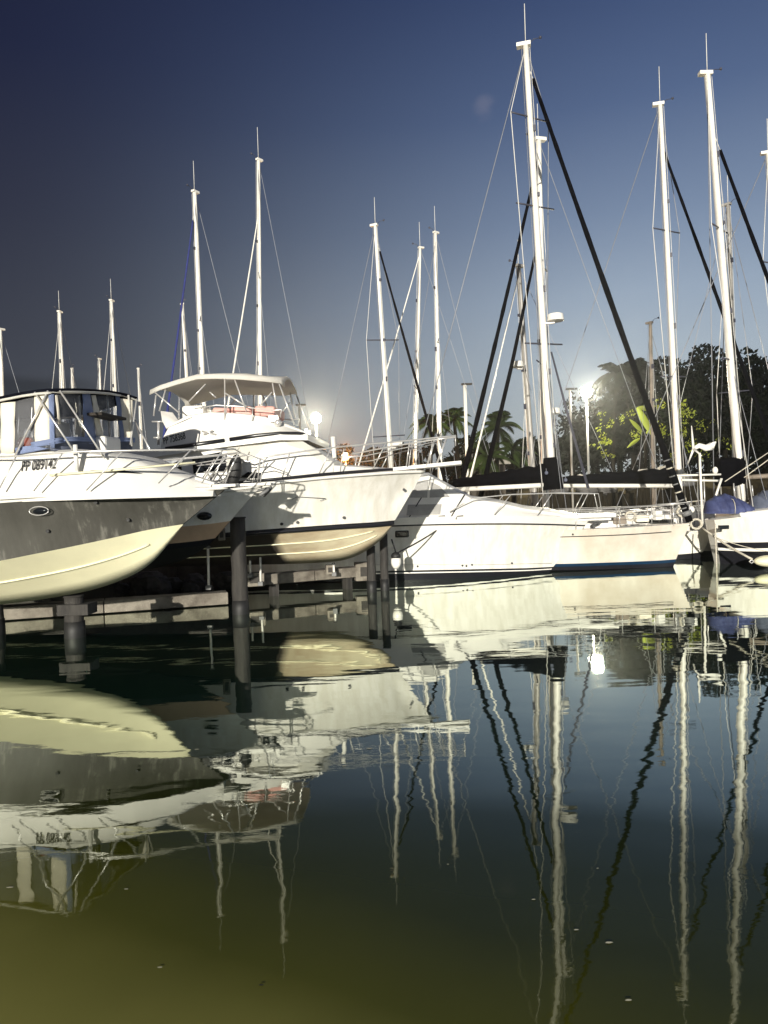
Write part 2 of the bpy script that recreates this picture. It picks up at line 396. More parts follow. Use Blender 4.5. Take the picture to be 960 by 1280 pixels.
# seats and helm inside
b = MB(); q = near1(112, 556, .3); b.box((q.x - .2, .45, q.z - .05), (.5, .6, .5)); b.build('helm_console', 'white', B1.r, .05)
b = MB(); q = near1(60, 556, .3); b.box((q.x, .45, q.z - .1), (.5, .55, .35)); b.box((q.x - .22, .45, q.z + .2), (.12, .55, .6)); b.build('helm_seat', 'creamcanvas', B1.r, .05)
b = MB(); q = near1(134, 516, .2); b.box((q.x - .3, .3, q.z), (.34, .9, .05)); b.build('overhead_shelf', 'hutwall', B1.r)
for (a, c, w) in (((75, 489), (131, 573), 1.0), ((46, 491), (93, 565), 1.15), ((62, 489), (19, 569), 1.2), ((169, 498), (163, 556), -.95), ((165, 523), (188, 563), -.6)):
    T(B1.r, 'canopy_brace', [enc(*a, .06), near1(*c, w)], .017, 'steel')
q = near1(95, 560, 1.25); T(B1.r, 'short_post', [near1(94, 556, 1.2), near1(96, 588, 1.2)], .04, 'white')
# bow rail
rail = [(-200, 572, 1.5), (0, 571, 1.45), (90, 565, 1.4), (170, 563, 1.15), (240, 562, .75), (283, 562, .35)]
for sg in (-1, 1):
    pts = [near1(x, y, w) for x, y, w in rail]; pts = [Vector((p.x, -sg * p.y, p.z)) for p in pts]
    T(B1.r, 'bow_rail', spline(pts, 20), .016)
    for a, c, w in (((20, 571), (-2, 613), 1.5), ((78, 567), (42, 614), 1.5), ((152, 565), (108, 613), 1.3), ((238, 563), (198, 604), .95), ((278, 563), (252, 604), .5)):
        p0, p1 = near1(*a, w - .1), near1(*c, w); T(B1.r, 'stanchion', [Vector((p0.x, sg * -p0.y, p0.z)), Vector((p1.x, sg * -p1.y, p1.z))], .013)
T(B1.r, 'bow_rail', spline([Vector((near1(283, 562, .35).x, -.35, near1(283, 562, .35).z)), Vector((near1(283, 562, 0).x + .15, 0, near1(283, 562, 0).z)), Vector((near1(283, 562, .35).x, .35, near1(283, 562, .35).z))], 8), .016)
T(B1.r, 'boat_hook', [near1(62, 594, 1.25), near1(150, 587, 1.05), near1(244, 578, .8)], .02, 'yellow')
b = MB(); b.box((-.1, 0, 2.68), (.55, .26, .05)); b.build('anchor_platform', 'white', B1.r, .01)
b = MB()
q = near1(32, 553, .8)
jk = empty('life_jacket', tuple(B1.m @ q), R(-8), 'orange and white life jacket behind the side curtain of the grey-sided cruiser', 'life jacket')
b.ball((0, 0, 0), 1, 10, 7, (.15, .1, .11)); b.build('vest', 'orange', jk)
b = MB(); b.ball((.03, 0, .14), 1, 10, 7, (.13, .1, .09)); b.build('collar', 'bimini', jk)

# ------------------------------------------------------------------ BOAT 2: small white boat behind
B2 = Boat('motor_launch', (-2.05, 15.2, 0), R(-4), 'white launch with tan lower sides, only its bow showing beyond the grey-sided cruiser', 'motorboat', 'motorboats raised on lifts')
def pxl(B, lst): return [(B.P(x, y, -w).x, w, B.P(x, y, -w).z) for x, y, w in lst]
s2 = pxl(B2, [(-60, 632, 1.1), (40, 628, 1.15), (120, 624, 1.1), (190, 620, .95), (245, 616, .68), (290, 612, .35), (326, 608, .03)])
c2 = pxl(B2, [(-60, 701, .95), (40, 698, .98), (120, 694, .9), (175, 690, .7), (215, 686, .42), (243, 683, .2), (262, 680, .02)])
k2 = [(B2.P(x, y, 0).x, B2.P(x, y, 0).z) for x, y in ((-60, 722), (40, 721), (110, 720), (165, 716), (210, 706), (240, 695), (262, 681))]
Sh, Ch, Ke = hull(B2.r, s2, c2, k2, [(0, .1, 'gunwale', 'white'), (.1, .60, 'topside', 'hullwhite'), (.60, .9, 'lower_side', 'tan'), (.9, 1, 'boot_stripe', 'black')], ('bottom', 'rubber'), flare=.05)
for sg in (-1, 1): T(B2.r, 'rub_rail', [Vector((p.x, sg * (p.y + .01), p.z)) for p in Sh], .03, 'white')
st = []
for px, py, wb, wt in ((-40, 606, .85, .75), (60, 603, .85, .75), (150, 605, .75, .6), (200, 609, .6, .4), (250, 613, .3, .2)):
    x, z = zpx(B2, px, py, -wt); st.append((x, wb, 2.35, wt, z))
loft(B2.r, 'cabin_trunk', 'white', st)
b = MB(); q = B2.P(257, 645, -.42); b.ball((q.x, q.y - .08, q.z), 1, 12, 6, (.16, .05, .085)); b.build('hull_window', 'darkglass', B2.r)
q = B2.P(330, 606, 0); b = MB(); b.box((q.x - .25, 0, q.z + .01), (.85, .3, .06)); b.build('bow_platform', 'white', B2.r, .015)
an = MB(); an.tube([(q.x + .16, 0, q.z - .06), (q.x - .22, 0, q.z - .13)], .03, 6); an.tube([(q.x - .06, -.2, q.z - .22), (q.x + .1, -.08, q.z - .1), (q.x + .14, 0, q.z - .06), (q.x + .1, .08, q.z - .1), (q.x - .06, .2, q.z - .22)], .035, 6); an.build('anchor', 'greyplastic', B2.r)
for sg in (-1, 1):
    pts = [B2.P(x, y, -w) for x, y, w in ((180, 578, .9), (235, 572, .7), (300, 566, .35), (325, 574, .2), (322, 604, .1))]
    T(B2.r, 'bow_rail', [Vector((p.x, sg * -p.y, p.z)) for p in pts], .014)
    for a, c, w in (((225, 573), (205, 612), .7), ((280, 568), (262, 611), .45)):
        p0, p1 = B2.P(*a, -w), B2.P(*c, -w); T(B2.r, 'stanchion', [Vector((p0.x, sg * -p0.y, p0.z)), Vector((p1.x, sg * -p1.y, p1.z))], .012)

# ------------------------------------------------------------------ BOAT 3: flybridge sport fisher
B3 = Boat('flybridge_yacht', (.97, 18.0, 0), R(-5.5), 'big raised white yacht with a white bimini over its flybridge and a long bow pulpit', 'motor yacht', 'motorboats raised on lifts')
s3 = pxl(B3, [(-140, 640, 1.8), (0, 634, 1.9), (140, 622, 1.95), (260, 609, 1.95), (340, 602, 1.8), (400, 596, 1.45), (450, 592, 1.05), (495, 589, .55), (530, 588, .03)])
c3 = pxl(B3, [(-140, 702, 1.6), (0, 694, 1.7), (140, 683, 1.7), (250, 673, 1.65), (320, 667, 1.5), (385, 662.5, 1.15), (430, 659.5, .8), (465, 657.5, .42), (491, 655, .02)])
k3 = [(B3.P(x, y, 0).x, B3.P(x, y, 0).z) for x, y in ((-140, 724), (0, 720), (140, 712), (260, 707), (360, 705), (425, 701), (455, 690), (478, 673), (491, 656))]
Sh3, Ch3, Ke3 = hull(B3.r, s3, c3, k3, [(0, .93, 'topside', 'hullwhite'), (.93, 1, 'boot_stripe', 'black')], ('bottom', 'creambrown'), flare=.16, n=44)
b = MB()
for sg in (-1, 1):
    b.tube([Vector((p.x, sg * (p.y + .012), p.z + .01)) for p in Ch3], .05, 6)
b.build('boot_stripe', 'black', B3.r)
for sg in (-1, 1):
    T(B3.r, 'rub_rail', [Vector((p.x, sg * (p.y + .015), p.z - .03)) for p in Sh3], .04, 'white')
    T(B3.r, 'deck_line', [Vector((p.x, sg * (p.y * .97), p.z + .05)) for p in Sh3[:38]], .035, 'black')  # thin black strip along the deck edge
    for f in (.35, .65):
        T(B3.r, 'spray_rail', [Vector((c.x, sg * c.y, c.z)).lerp(k, f) + Vector((0, sg * .004, -.004)) for c, k in list(zip(Ch3, Ke3))[:38]], .02, 'cream', 5)
# pulpit
q0 = B3.P(462, 590, 0); q1 = B3.P(577, 578.5, 0); b = MB()
ang = math.atan2(q1.z - q0.z, q1.x - q0.x); mid = (q0 + q1) / 2
b.box((mid.x, 0, mid.z), ((q1 - q0).length, .5, .09), ry=-ang); b.build('bow_pulpit', 'white', B3.r, .02)
def n3(px, py, w): return B3.P(px, py, -w)
def stations(B, lst, zb):
    out = []
    for px, py, wb, wt in lst:
        q = B.P(px, py, -wt); z0 = zb(q.x) if callable(zb) else zb; out.append((q.x, wb, z0, wt, q.z))
    return out
def sheerz(Sh, off=-.1):
    def f(x):
        for a, c in zip(Sh, Sh[1:]):
            if a.x <= x <= c.x: return a.z + (c.z - a.z) * (x - a.x) / (c.x - a.x) + off
        return (Sh[0].z if x < Sh[0].x else Sh[-1].z) + off
    return f
zs3 = sheerz(Sh3)
loft(B3.r, 'foredeck_trunk', 'white', stations(B3, [(395, 578, 1.2, 1.0), (420, 581, 1.1, .9), (450, 583, .85, .7), (480, 586, .5, .35), (498, 588, .3, .15)], zs3), r=.08)
cab = loft(B3.r, 'saloon', 'white', stations(B3, [(140, 566, 1.55, 1.45), (200, 560, 1.6, 1.45), (270, 552, 1.6, 1.42), (350, 545, 1.5, 1.3), (378, 553, 1.42, 1.15), (400, 566, 1.3, 1.0), (417, 577, 1.15, .9)], zs3), r=.1, crown=.05)
# windscreen cover: side panel, thin seams
for pxs in ([(283, 561), (300, 553), (375, 549.5), (396, 562), (412, 575), (300, 594), (283, 590)],):
    panel(B3, 'windscreen_cover', 'bimini', cab, pxs, off=.03, thick=.02)
panel(B3, 'cabin_window', 'darkglass', cab, [(240, 572), (276, 565), (284, 580), (280, 589), (242, 592)], off=.02)
panel(B3, 'cabin_window', 'darkglass', cab, [(214, 580), (226, 575), (228, 596), (214, 597)], off=.02)
panel(B3, 'lower_window', 'darkglass', cab, [(300, 597), (310, 590), (326, 591), (322, 598)], off=.045)
# flybridge deck overhang + black stripe + coaming
fb = loft(B3.r, 'flybridge_deck', 'white', [(q.x, w, q.z - .12, w, q.z + .03) for q, w in [(n3(150, 572, 1.6), 1.6), (n3(205, 563, 1.6), 1.6), (n3(280, 552, 1.6), 1.6), (n3(350, 543.5, 1.5), 1.5), (n3(385, 544, 1.2), 1.25), (n3(396, 549, .8), .9)]], r=.03, crown=.02)
for sg in (-1, 1):
    b = MB(); b.tube([Vector((q.x, sg * (-q.y + .01), q.z)) for q in (n3(207, 561, 1.6), n3(245, 555.5, 1.6), n3(281, 550.5, 1.6))], .045, 6, flat=.4); b.build('brow_stripe', 'black', B3.r)
    b = MB(); b.tube([Vector((q.x, sg * (-q.y + .01), q.z)) for q in (n3(287, 549.5, 1.6), n3(320, 544.5, 1.56), n3(350, 541.5, 1.48), n3(372, 541.5, 1.36), n3(384, 543, 1.2))], .045, 6, r2=.03, flat=.4); b.build('brow_stripe', 'black', B3.r)
fbz = lambda x: None
def stz(B, lst):
    out = []
    for px, pyt, pyb, wb, wt in lst:
        q = B.P(px, pyt, -wt); qb = B.P(px, pyb, -wb); out.append((q.x, wb, qb.z, wt, q.z))
    return out
co = loft(B3.r, 'flybridge_coaming', 'white', stz(B3, [(202, 548, 562, 1.5, 1.42), (212, 530, 560, 1.5, 1.36), (232, 519, 557, 1.5, 1.3), (262, 514, 553, 1.5, 1.28), (300, 516, 549, 1.48, 1.2), (330, 520, 544, 1.42, 1.1), (352, 527, 542, 1.32, 1.0), (372, 535, 541, 1.2, .9), (386, 541, 543, 1.0, .8)]), r=.08, crown=-.05)
b = MB(); b.grid([[n3(201, 514, 1.25), n3(216, 516, 1.25)], [n3(203, 526, 1.3), n3(226, 530, 1.3)], [n3(208, 536, 1.35), n3(240, 522, 1.3)]])
b.build('aft_wing', 'white', B3.r, thick=.04)
for a, c in (((268, 511), (290, 524)), ((291, 509), (318, 522)), ((320, 509), (346, 521))):
    p0, p1 = n3(*a, .55), n3(*c, .55); b = MB(); b.box(((p0.x + p1.x) / 2, -.2, (p0.z + p1.z) / 2), (abs(p1.x - p0.x), 1.1, abs(p1.z - p0.z)), ry=R(4)); b.build('seat_back', 'pink', B3.r, .06)
p0 = n3(245, 512, .4); b = MB(); b.box((p0.x, 0, p0.z - .1), (.55, 1.3, .35)); b.build('helm_console', 'white', B3.r, .06)
b = MB(); q = n3(343, 525, 1.08); b.box((q.x, q.y - .05, q.z + .02), (.2, .12, .14)); b.ball((q.x + .1, q.y - .08, q.z - .08), .09); b.build('searchlight', 'steel', B3.r)
# windscreen rail of flybridge
for sg in (-1, 1):
    T(B3.r, 'flybridge_rail', [Vector((q.x, sg * -q.y, q.z)) for q in (n3(243, 511, 1.28), n3(270, 506.5, 1.25), n3(300, 508, 1.2), n3(340, 513, 1.05), n3(352, 512, 1.0), n3(350, 522, 1.0))], .014)
    for a, c in (((262, 508), (264, 518)), ((284, 507), (281, 524)), ((316, 510), (315, 526))):
        p0, p1 = n3(*a, 1.22), n3(*c, 1.24); T(B3.r, 'stanchion', [Vector((p0.x, sg * -p0.y, p0.z)), Vector((p1.x, sg * -p1.y, p1.z))], .012)
o = text(B3.r, 'registration_number', 'PP 758368', (0, 0, 0), .23, 'rubber', (R(90), 0, 0))
q = n3(204.5, 555.5, 1.47); conform(o, co, q, .55, R(12))
# bimini
bp = [(187, 488, 1.15), (200, 482, 1.25), (222, 475, 1.3), (246, 468.5, 1.3), (270, 468, 1.3), (300, 469, 1.3), (330, 471.5, 1.15), (350, 474, .85), (355, 479, .7)]
rows = []
for f in (-1, -.97, -.6, -.2, .2, .6, .97, 1):
    row = []
    for i, (x, y, w) in enumerate(bp):
        q = n3(x, y, w); sag = .05 * math.sin(i * 1.9 + f * 2)
        row.append(Vector((q.x, f * w, q.z - (.10 if abs(f) == 1 else 0) + (.16 * (1 - f * f)) + sag * (1 - abs(f)))))
    rows.append(row)
b = MB(); b.grid(rows); b.build('bimini_top', 'bimini', B3.r, thick=.02)
for a, c in (((193, 490), (225, 517)), ((257, 480), (236, 502)), ((281, 474), (281, 528)), ((293, 474), (308, 514)), ((281, 491), (308, 508)), ((340, 476), (346, 510)), ((349, 480), (368, 531)), ((340, 490), (326, 506)), ((195, 494), (192, 520)), ((207, 487), (199, 514)), ((270, 497), (262, 490))):
    for sg in (-1, 1):
        wq = 1.24 if a[0] < 335 else .95; p0, p1 = n3(*a, wq), n3(*c, wq + .03); T(B3.r, 'bimini_leg', [Vector((p0.x, sg * -p0.y, p0.z)), Vector((p1.x, sg * -p1.y, p1.z))], .018)
# rails
rl = [(252, 572, 1.9), (280, 568, 1.9), (310, 577, 1.85), (325, 572, 1.82), (345, 569, 1.75), (395, 562, 1.5), (430, 558, 1.2), (487, 553, .6), (545, 547, .25), (570, 544.5, .2)]
for sg in (-1, 1):
    T(B3.r, 'bow_rail', [Vector((q.x, sg * -q.y, q.z)) for q in (n3(*p) for p in rl)], .019)
    T(B3.r, 'bow_rail', [Vector((q.x, sg * -q.y, q.z)) for q in (n3(*p) for p in [(425, 572, 1.2), (455, 570, .95), (500, 561, .5), (545, 552, .25)])], .012)
    for a, c, w in (((414, 560), (398, 594), 1.4), ((482, 554), (466, 587), .8), ((430, 561), (425, 590), 1.15), ((512, 552), (508, 583), .4), ((543, 548), (533, 583), .25), ((558, 547), (545, 581), .22), ((362, 567), (352, 600), 1.7), ((335, 571), (306, 602), 1.85), ((326, 574), (315, 603), 1.85), ((569, 545), (569.5, 556), .2), ((283, 568), (262, 600), 1.93), ((268, 574), (250, 603), 1.95), ((255, 590), (281, 590), 1.93), ((246, 582), (284, 578), 1.93), ((300, 578), (276, 603), 1.93)):
        p0, p1 = n3(*a, w), n3(*c, w); T(B3.r, 'stanchion', [Vector((p0.x, sg * -p0.y, p0.z)), Vector((p1.x, sg * -p1.y, p1.z))], .014)
T(B3.r, 'bow_post', [n3(416, 546, .3), n3(419, 582, .3)], .055, 'white', 8)
b = MB(); q = n3(383, 540, .9); b.box((q.x, q.y, q.z), (.06, .05, .14)); b.box((q.x + .08, q.y, q.z - .02), (.04, .05, .1)); b.build('horn', 'steel', B3.r)
b = MB(); q = n3(262, 541, 1.42); b.tube([(q.x - .16, q.y - .06, q.z + .04), (q.x + .16, q.y - .06, q.z - .05)], .018); b.tube([(q.x - .12, q.y - .07, q.z - .04), (q.x + .1, q.y - .07, q.z + .04)], .018); b.build('outrigger_bracket', 'steel', B3.r)
b = MB(); q = n3(195, 528, 1.3); b.tube([n3(190, 527, 1.3), n3(205, 527, 1.3)], .02); b.tube([n3(198, 527, 1.3), n3(198, 556, 1.3)], .03); b.tube([n3(192, 547, 1.3), n3(200, 547, 1.3)], .02); b.build('ladder', 'steel', B3.r)
# cockpit gear
for px, py, w in ((233, 588, 1.2), (262, 596, 1.3)):
    q = n3(px, py, w); b = MB(); b.ball((q.x, q.y, q.z), 1, 10, 8, (.22, .2, .34)); b.build('cockpit_seat', 'white', B3.r)
fd = empty('fender', tuple(B3.m @ n3(293, 589, 2.05)), R(-5.5), 'black oval fender hanging on the side rail of the white flybridge yacht', 'fender')
b = MB(); b.ball((0, 0, 0), 1, 14, 10, (.16, .13, .38)); o = b.build('body', 'rubber', fd); o.rotation_euler = (0, R(12), 0)
T(fd, 'rope', [(.06, 0, .36), (.12, .05, .55)], .012, 'rope')

# ------------------------------------------------------------------ BOAT 5: white express cruiser afloat
B5 = Boat('express_cruiser', (6.25, 22.6, 0), R(-4), 'white express cruiser afloat with a raked bow, black waterline stripe and long bow platform', 'motorboat')
s5 = pxl(B5, [(300, 655, 1.5), (400, 651, 1.6), (480, 648, 1.65), (540, 646, 1.6), (600, 645, 1.4), (650, 645, 1.1), (695, 646, .65), (738, 648, .03)])
c5 = pxl(B5, [(300, 729, 1.3), (400, 727.5, 1.4), (480, 726, 1.4), (540, 725, 1.25), (590, 724, 1.0), (632, 723, .65), (660, 722, .35), (683, 720, .02)])
k5 = [(x - .15 * (i > 5), z - .5 if i < 6 else z - .2) for i, (x, w, z) in enumerate(c5)]; k5[-1] = (c5[-1][0], c5[-1][2] - .02)
Sh5, Ch5, Ke5 = hull(B5.r, s5, c5, k5, [(0, .13, 'gunwale', 'white'), (.13, .84, 'topside', 'hullwhite'), (.84, .87, 'boot_stripe', 'black'), (.87, .888, 'white_line', 'white'), (.888, 1, 'boot_stripe', 'black')], ('bottom', 'black'), flare=.12)
b = MB()
for sg in (-1, 1): b.tube([Vector((a.x, sg * (a.y + .012), a.z)).lerp(Vector((c.x, sg * (c.y + .012), c.z)), .125) for a, c in zip(Sh5, Ch5)], .022, 5)
b.build('rub_stripe', 'black', B5.r)
z5 = sheerz(Sh5)
c5l = loft(B5.r, 'cabin', 'white', stations(B5, [(430, 590, 1.4, 1.1), (500, 592, 1.4, 1.05), (535, 592, 1.38, 1.0), (560, 606, 1.32, .95), (590, 622, 1.2, .85), (625, 627, 1.05, .75), (655, 634, .8, .55), (690, 639, .5, .3), (715, 644, .25, .12)], z5), r=.14, crown=.07)
panel(B5, 'windscreen', 'smoke', c5l, [(512, 622), (522, 602), (535, 600), (534, 622)], off=.03)
panel(B5, 'windscreen', 'smoke', c5l, [(537, 622), (538, 602), (550, 608), (562, 621)], off=.03)
panel(B5, 'side_window', 'smoke', c5l, [(510, 631), (552, 630), (550, 643), (508, 644)], off=.04)
for a, c in (((526, 622), (511, 646)), ((580, 618), (563, 646))):
    panel(B5, 'window_seam', 'black', c5l, [a, (a[0] + 1.5, a[1]), (c[0] + 1.5, c[1]), c], off=.035)
q = B5.P(697, 645, 0); q1 = B5.P(768, 643.5, 0); b = MB(); b.box(((q.x + q1.x) / 2, 0, q1.z), (q1.x - q.x, .55, .13)); b.build('bow_platform', 'white', B5.r, .03)
b = MB(); b.box(((q.x + q1.x) / 2 + .1, 0, q1.z - .12), (q1.x - q.x - .5, .42, .05)); b.build('platform_keel', 'white', B5.r)
an = MB(); qa = B5.P(747, 653, 0); an.tube([(qa.x - .3, 0, qa.z + .1), (qa.x + .1, 0, qa.z)], .04); an.tube([(qa.x - .15, -.2, qa.z - .12), (qa.x + .08, 0, qa.z), (qa.x - .15, .2, qa.z - .12)], .05); an.build('anchor', 'greyplastic', B5.r)
b = MB(); q = B5.P(502.5, 667.5, -1.6); b.box((q.x, q.y + .02, q.z), (.40, .08, .2)); b.build('hull_window', 'darkglass', B5.r, .035)
for sg in (-1, 1):
    T(B5.r, 'bow_rail', [Vector((p.x, sg * -p.y, p.z)) for p in (B5.P(x, y, -w) for x, y, w in ((562, 640, 1.4), (590, 623, 1.35), (640, 618, 1.1), (700, 616, .7), (748, 617, .3), (752, 638, .25)))], .016)
    for a, c, w in (((638, 619), (618, 643), 1.2), ((690, 617), (672, 644), .8), ((735, 617), (722, 643), .4)):
        p0, p1 = B5.P(*a, -w), B5.P(*c, -w); T(B5.r, 'stanchion', [Vector((p0.x, sg * -p0.y, p0.z)), Vector((p1.x, sg * -p1.y, p1.z))], .013)
for px in (552, 575):
    q = B5.P(px, 647, -1.5); b = MB(); b.tube([(q.x - .12, q.y, q.z - .05), (q.x - .08, q.y, q.z + .04), (q.x + .1, q.y, q.z + .05)], .018); b.build('cleat', 'greyplastic', B5.r)

def outlet(B, Sh, Ch, px, py, r_=.03, w0=1.5):
    q = B.P(px, py, -w0)
    for _ in range(4): q = B.P(px, py, -hull_y(Sh, Ch, q.x, q.z))
    y = -hull_y(Sh, Ch, q.x, q.z); b = MB(); b.tube([(q.x, y + .03, q.z), (q.x, y - .02, q.z)], r_, 10); b.build('drain_outlet', 'rubber', B.r)
for px, py in ((578, 707), (583, 707.5), (590, 706), (640, 704), (522, 708), (716, 668)): outlet(B5, Sh5, Ch5, px, py)
for px, py in ((352, 655), (372, 653), (430, 647), (505, 612)): outlet(B3, Sh3, Ch3, px, py, .035)
for px, py in ((60, 664), (160, 650), (120, 628)): outlet(B1, *[spline([Vector(p) for p in L_], 36) for L_ in (sh1, ch1)], px, py, .03)
def seam(B, Sh, Ch, pts, mtl='greyplastic', r_=.006, nm='hull_seam'):
    out = []
    for (x0, y0), (x1, y1) in zip(pts, pts[1:]):
        for k in range(6):
            px, py = x0 + (x1 - x0) * k / 5, y0 + (y1 - y0) * k / 5; q = B.P(px, py, -1.4)
            for _ in range(4): q = B.P(px, py, -hull_y(Sh, Ch, q.x, q.z) - .012 + .16 * 0)
            out.append(q)
    T(B.r, nm, out, r_, mtl, 4)
seam(B3, Sh3, Ch3, [(365, 624), (372, 621), (407, 623), (400, 626)])
seam(B5, Sh5, Ch5, [(470, 706), (600, 706), (690, 704)], 'smoke', .005)

# ------------------------------------------------------------------ sailboats
def rigging(B, top, base, D, bow, stern, rad=.11, mast='mast', spreads=(), furl=None, furlmat='blackcanvas', furlr=.09, boom=None, radar=None, antenna=True, white_stay=None, topfit=True, shroud=True, back=True, Dtop=None):
    """top/base: photo pixels of the mast; bow/stern: world points"""
    t = B.l(W(*top, Dtop or D)); bs = B.l(W(*base, D))
    b = MB(); b.tube([bs.lerp(t, k / 10) for k in range(11)], rad, 8, rad * .72, flat=1.35); ms = b.build('mast', mast, B.r)
    L = (t - bs).length
    dirv = (t - bs).normalized()
    for sg in (-1, 1): T(ms, 'halyard', [bs + Vector((sg * (rad + .05), -.06, .4)), t + Vector((sg * (rad * .7 + .04), -.05, -.1))], .009, 'wire' if sg < 0 else 'wirewhite', 4)
    for f in (.12, .27, .46, .63, .80):
        f += random.uniform(-.04, .04); p = bs.lerp(t, f); q = MB(); q.box(p + Vector((rad * .9, -.04, 0)), (.09, .1, random.uniform(.10, .22))); q.build('fitting', 'wiredark', ms)
    if topfit:
        b = MB(); b.box((t.x - .06, t.y, t.z + .03), (rad * 3.4, rad * 1.6, rad * .9)); b.build('masthead', mast, ms)
        b = MB(); b.tube([t + Vector((rad, 0, .05)), t + Vector((rad + .12, 0, .16)), t + Vector((rad + .30, 0, .16))], .012, 5); b.ball(t + Vector((rad + .33, 0, .17)), .05, 6, 4); b.build('wind_vane', 'wiredark', ms)
    if antenna: T(ms, 'antenna', [t + Vector((0, 0, .03)), t + Vector((0, 0, .03 + L * .07 + .3))], .014, 'wirewhite', 4)
    bowl = B.l(bow); stl = B.l(stern)
    for f in spreads:
        p = bs.lerp(t, f)
        for sg in (-1, 1):
            T(ms, 'spreader', [p, p + Vector((sg * .55, sg * .6, .05 * sg))], .028, 'wiredark', 5)
    if furl is not None:
        a = bs.lerp(t, furl[0]); c = bowl
        if furl[1] > 0:
            T(B.r, 'forestay', [a, a.lerp(c, furl[1])], .014, 'wirewhite', 4)
        b = MB(); N = 40; b.tube([a.lerp(c, furl[1] + (1 - furl[1]) * k / N) - Vector((0, 0, .10 * math.sin(math.pi * k / N))) for k in range(N + 1)], furlr * .6, 7, furlr * 1.2, jit=.10); b.build('furled_jib', furlmat, B.r)
    else:
        T(B.r, 'forestay', [bs.lerp(t, .97), bowl], .016, 'wirewhite' if white_stay else 'wire', 4)
    if back: T(B.r, 'backstay', [t, stl], .015, 'wire', 4)
    if shroud:
        for sg in (-1, 1):
            ch = bs + Vector((-.25, sg * 1.25, -.15))
            if spreads:
                f = spreads[-1]; sp = bs.lerp(t, f) + Vector((sg * .55, sg * .6, .05 * sg))
                T(B.r, 'shroud', [t, sp, ch], .014, 'wirewhite' if sg < 0 else 'wire', 4)
                T(B.r, 'lower_shroud', [bs.lerp(t, spreads[0]), bs + Vector((.3, sg * 1.2, -.15))], .010, 'wire', 4)
            else:
                T(B.r, 'shroud', [t, ch], .013, 'wire', 4)
    if radar:
        f, sg = radar; p = bs.lerp(t, f) + Vector((sg * (rad + .28), -.05, 0))
        b = MB(); b.tube([p + Vector((0, 0, -.10)), p + Vector((0, 0, .12))], .27, 14, .24); b.box(p + Vector((-sg * .2, 0, -.15)), (.35, .1, .06)); b.build('radar', 'white', ms, .02)
    if boom:
        (p0, p1, Db, thick) = boom   # pixel of mast end and aft end of the boom
        a = B.l(W(*p0, D)); c = B.l(W(*p1, Db))
        T(B.r, 'boom', [a, c], .085, 'mast', 8)
        rows = []
        N = 16
        for k in range(N + 1):
            u = k / N; p = a.lerp(c, u); h = thick * (1 - .55 * u) * (1 + .08 * math.sin(k * 2.3)); w = .19 * (1 - .3 * u)
            nrm = Vector((-(c - a).y, (c - a).x, 0)).normalized()
            rows.append([p + nrm * (w * s_) + Vector((0, 0, z_ * h + .07)) for s_, z_ in ((-.5, 0), (-1, .25), (-.75, .7), (-.2, 1), (.2, 1), (.75, .7), (1, .25), (.5, 0))])
        b = MB(); b.grid(rows, True, True); b.add(rows[0], [tuple(range(8))]); b.add(rows[-1], [tuple(range(8))]); b.build('sail_cover', 'blackcanvas', B.r)
    return bs, t

def plainhull(B, L, hb=1.5, fb=1.15, stripe='black', hullm='hullwhite', cabin=True, rail=True):
    """sailing hull, bow at local x=0"""
    sh = [(-L, hb * .72, fb), (-L * .8, hb * .92, fb - .03), (-L * .6, hb, fb - .02), (-L * .4, hb * .95, fb + .03), (-L * .25, hb * .75, fb + .09), (-L * .1, hb * .38, fb + .17), (0, .03, fb + .24)]
    ch = [(-L * .96, hb * .45, .12), (-L * .8, hb * .75, .02), (-L * .6, hb * .86, 0), (-L * .4, hb * .78, 0), (-L * .26, hb * .52, 0), (-L * .16, hb * .24, .02), (-L * .095, .02, .05)]
    ke = [(x - .05, z - .5) for x, w, z in ch[:-1]] + [(ch[-1][0], 0)]; ke[0] = (ch[0][0], 0)
    A = hull(B.r, sh, ch, ke, [(0, .82, 'topside', hullm), (.82, 1, 'boot_stripe', stripe)], ('bottom', 'black'), flare=.08, n=22)
    if cabin:
        cs = loft(B.r, 'coachroof', 'white', [(-L * .78, hb * .6, fb - .1, hb * .5, fb + .35), (-L * .55, hb * .62, fb - .1, hb * .52, fb + .45), (-L * .38, hb * .5, fb, hb * .4, fb + .38), (-L * .24, hb * .28, fb, hb * .2, fb + .25)])
        for sg in (-1, 1):
            b = MB(); b.box((-L * .5, sg * hb * .575, fb + .18), (L * .16, .03, .12)); b.build('cabin_window', 'darkglass', B.r)
    if rail:
        for sg in (-1, 1):
            T(B.r, 'lifeline', [(p[0], sg * p[1], p[2] + .6) for p in sh], .012, 'steel', 4)
            for p in sh: T(B.r, 'stanchion', [(p[0], sg * p[1], p[2] - .05), (p[0], sg * p[1], p[2] + .6)], .012, 'steel', 4)
    return A

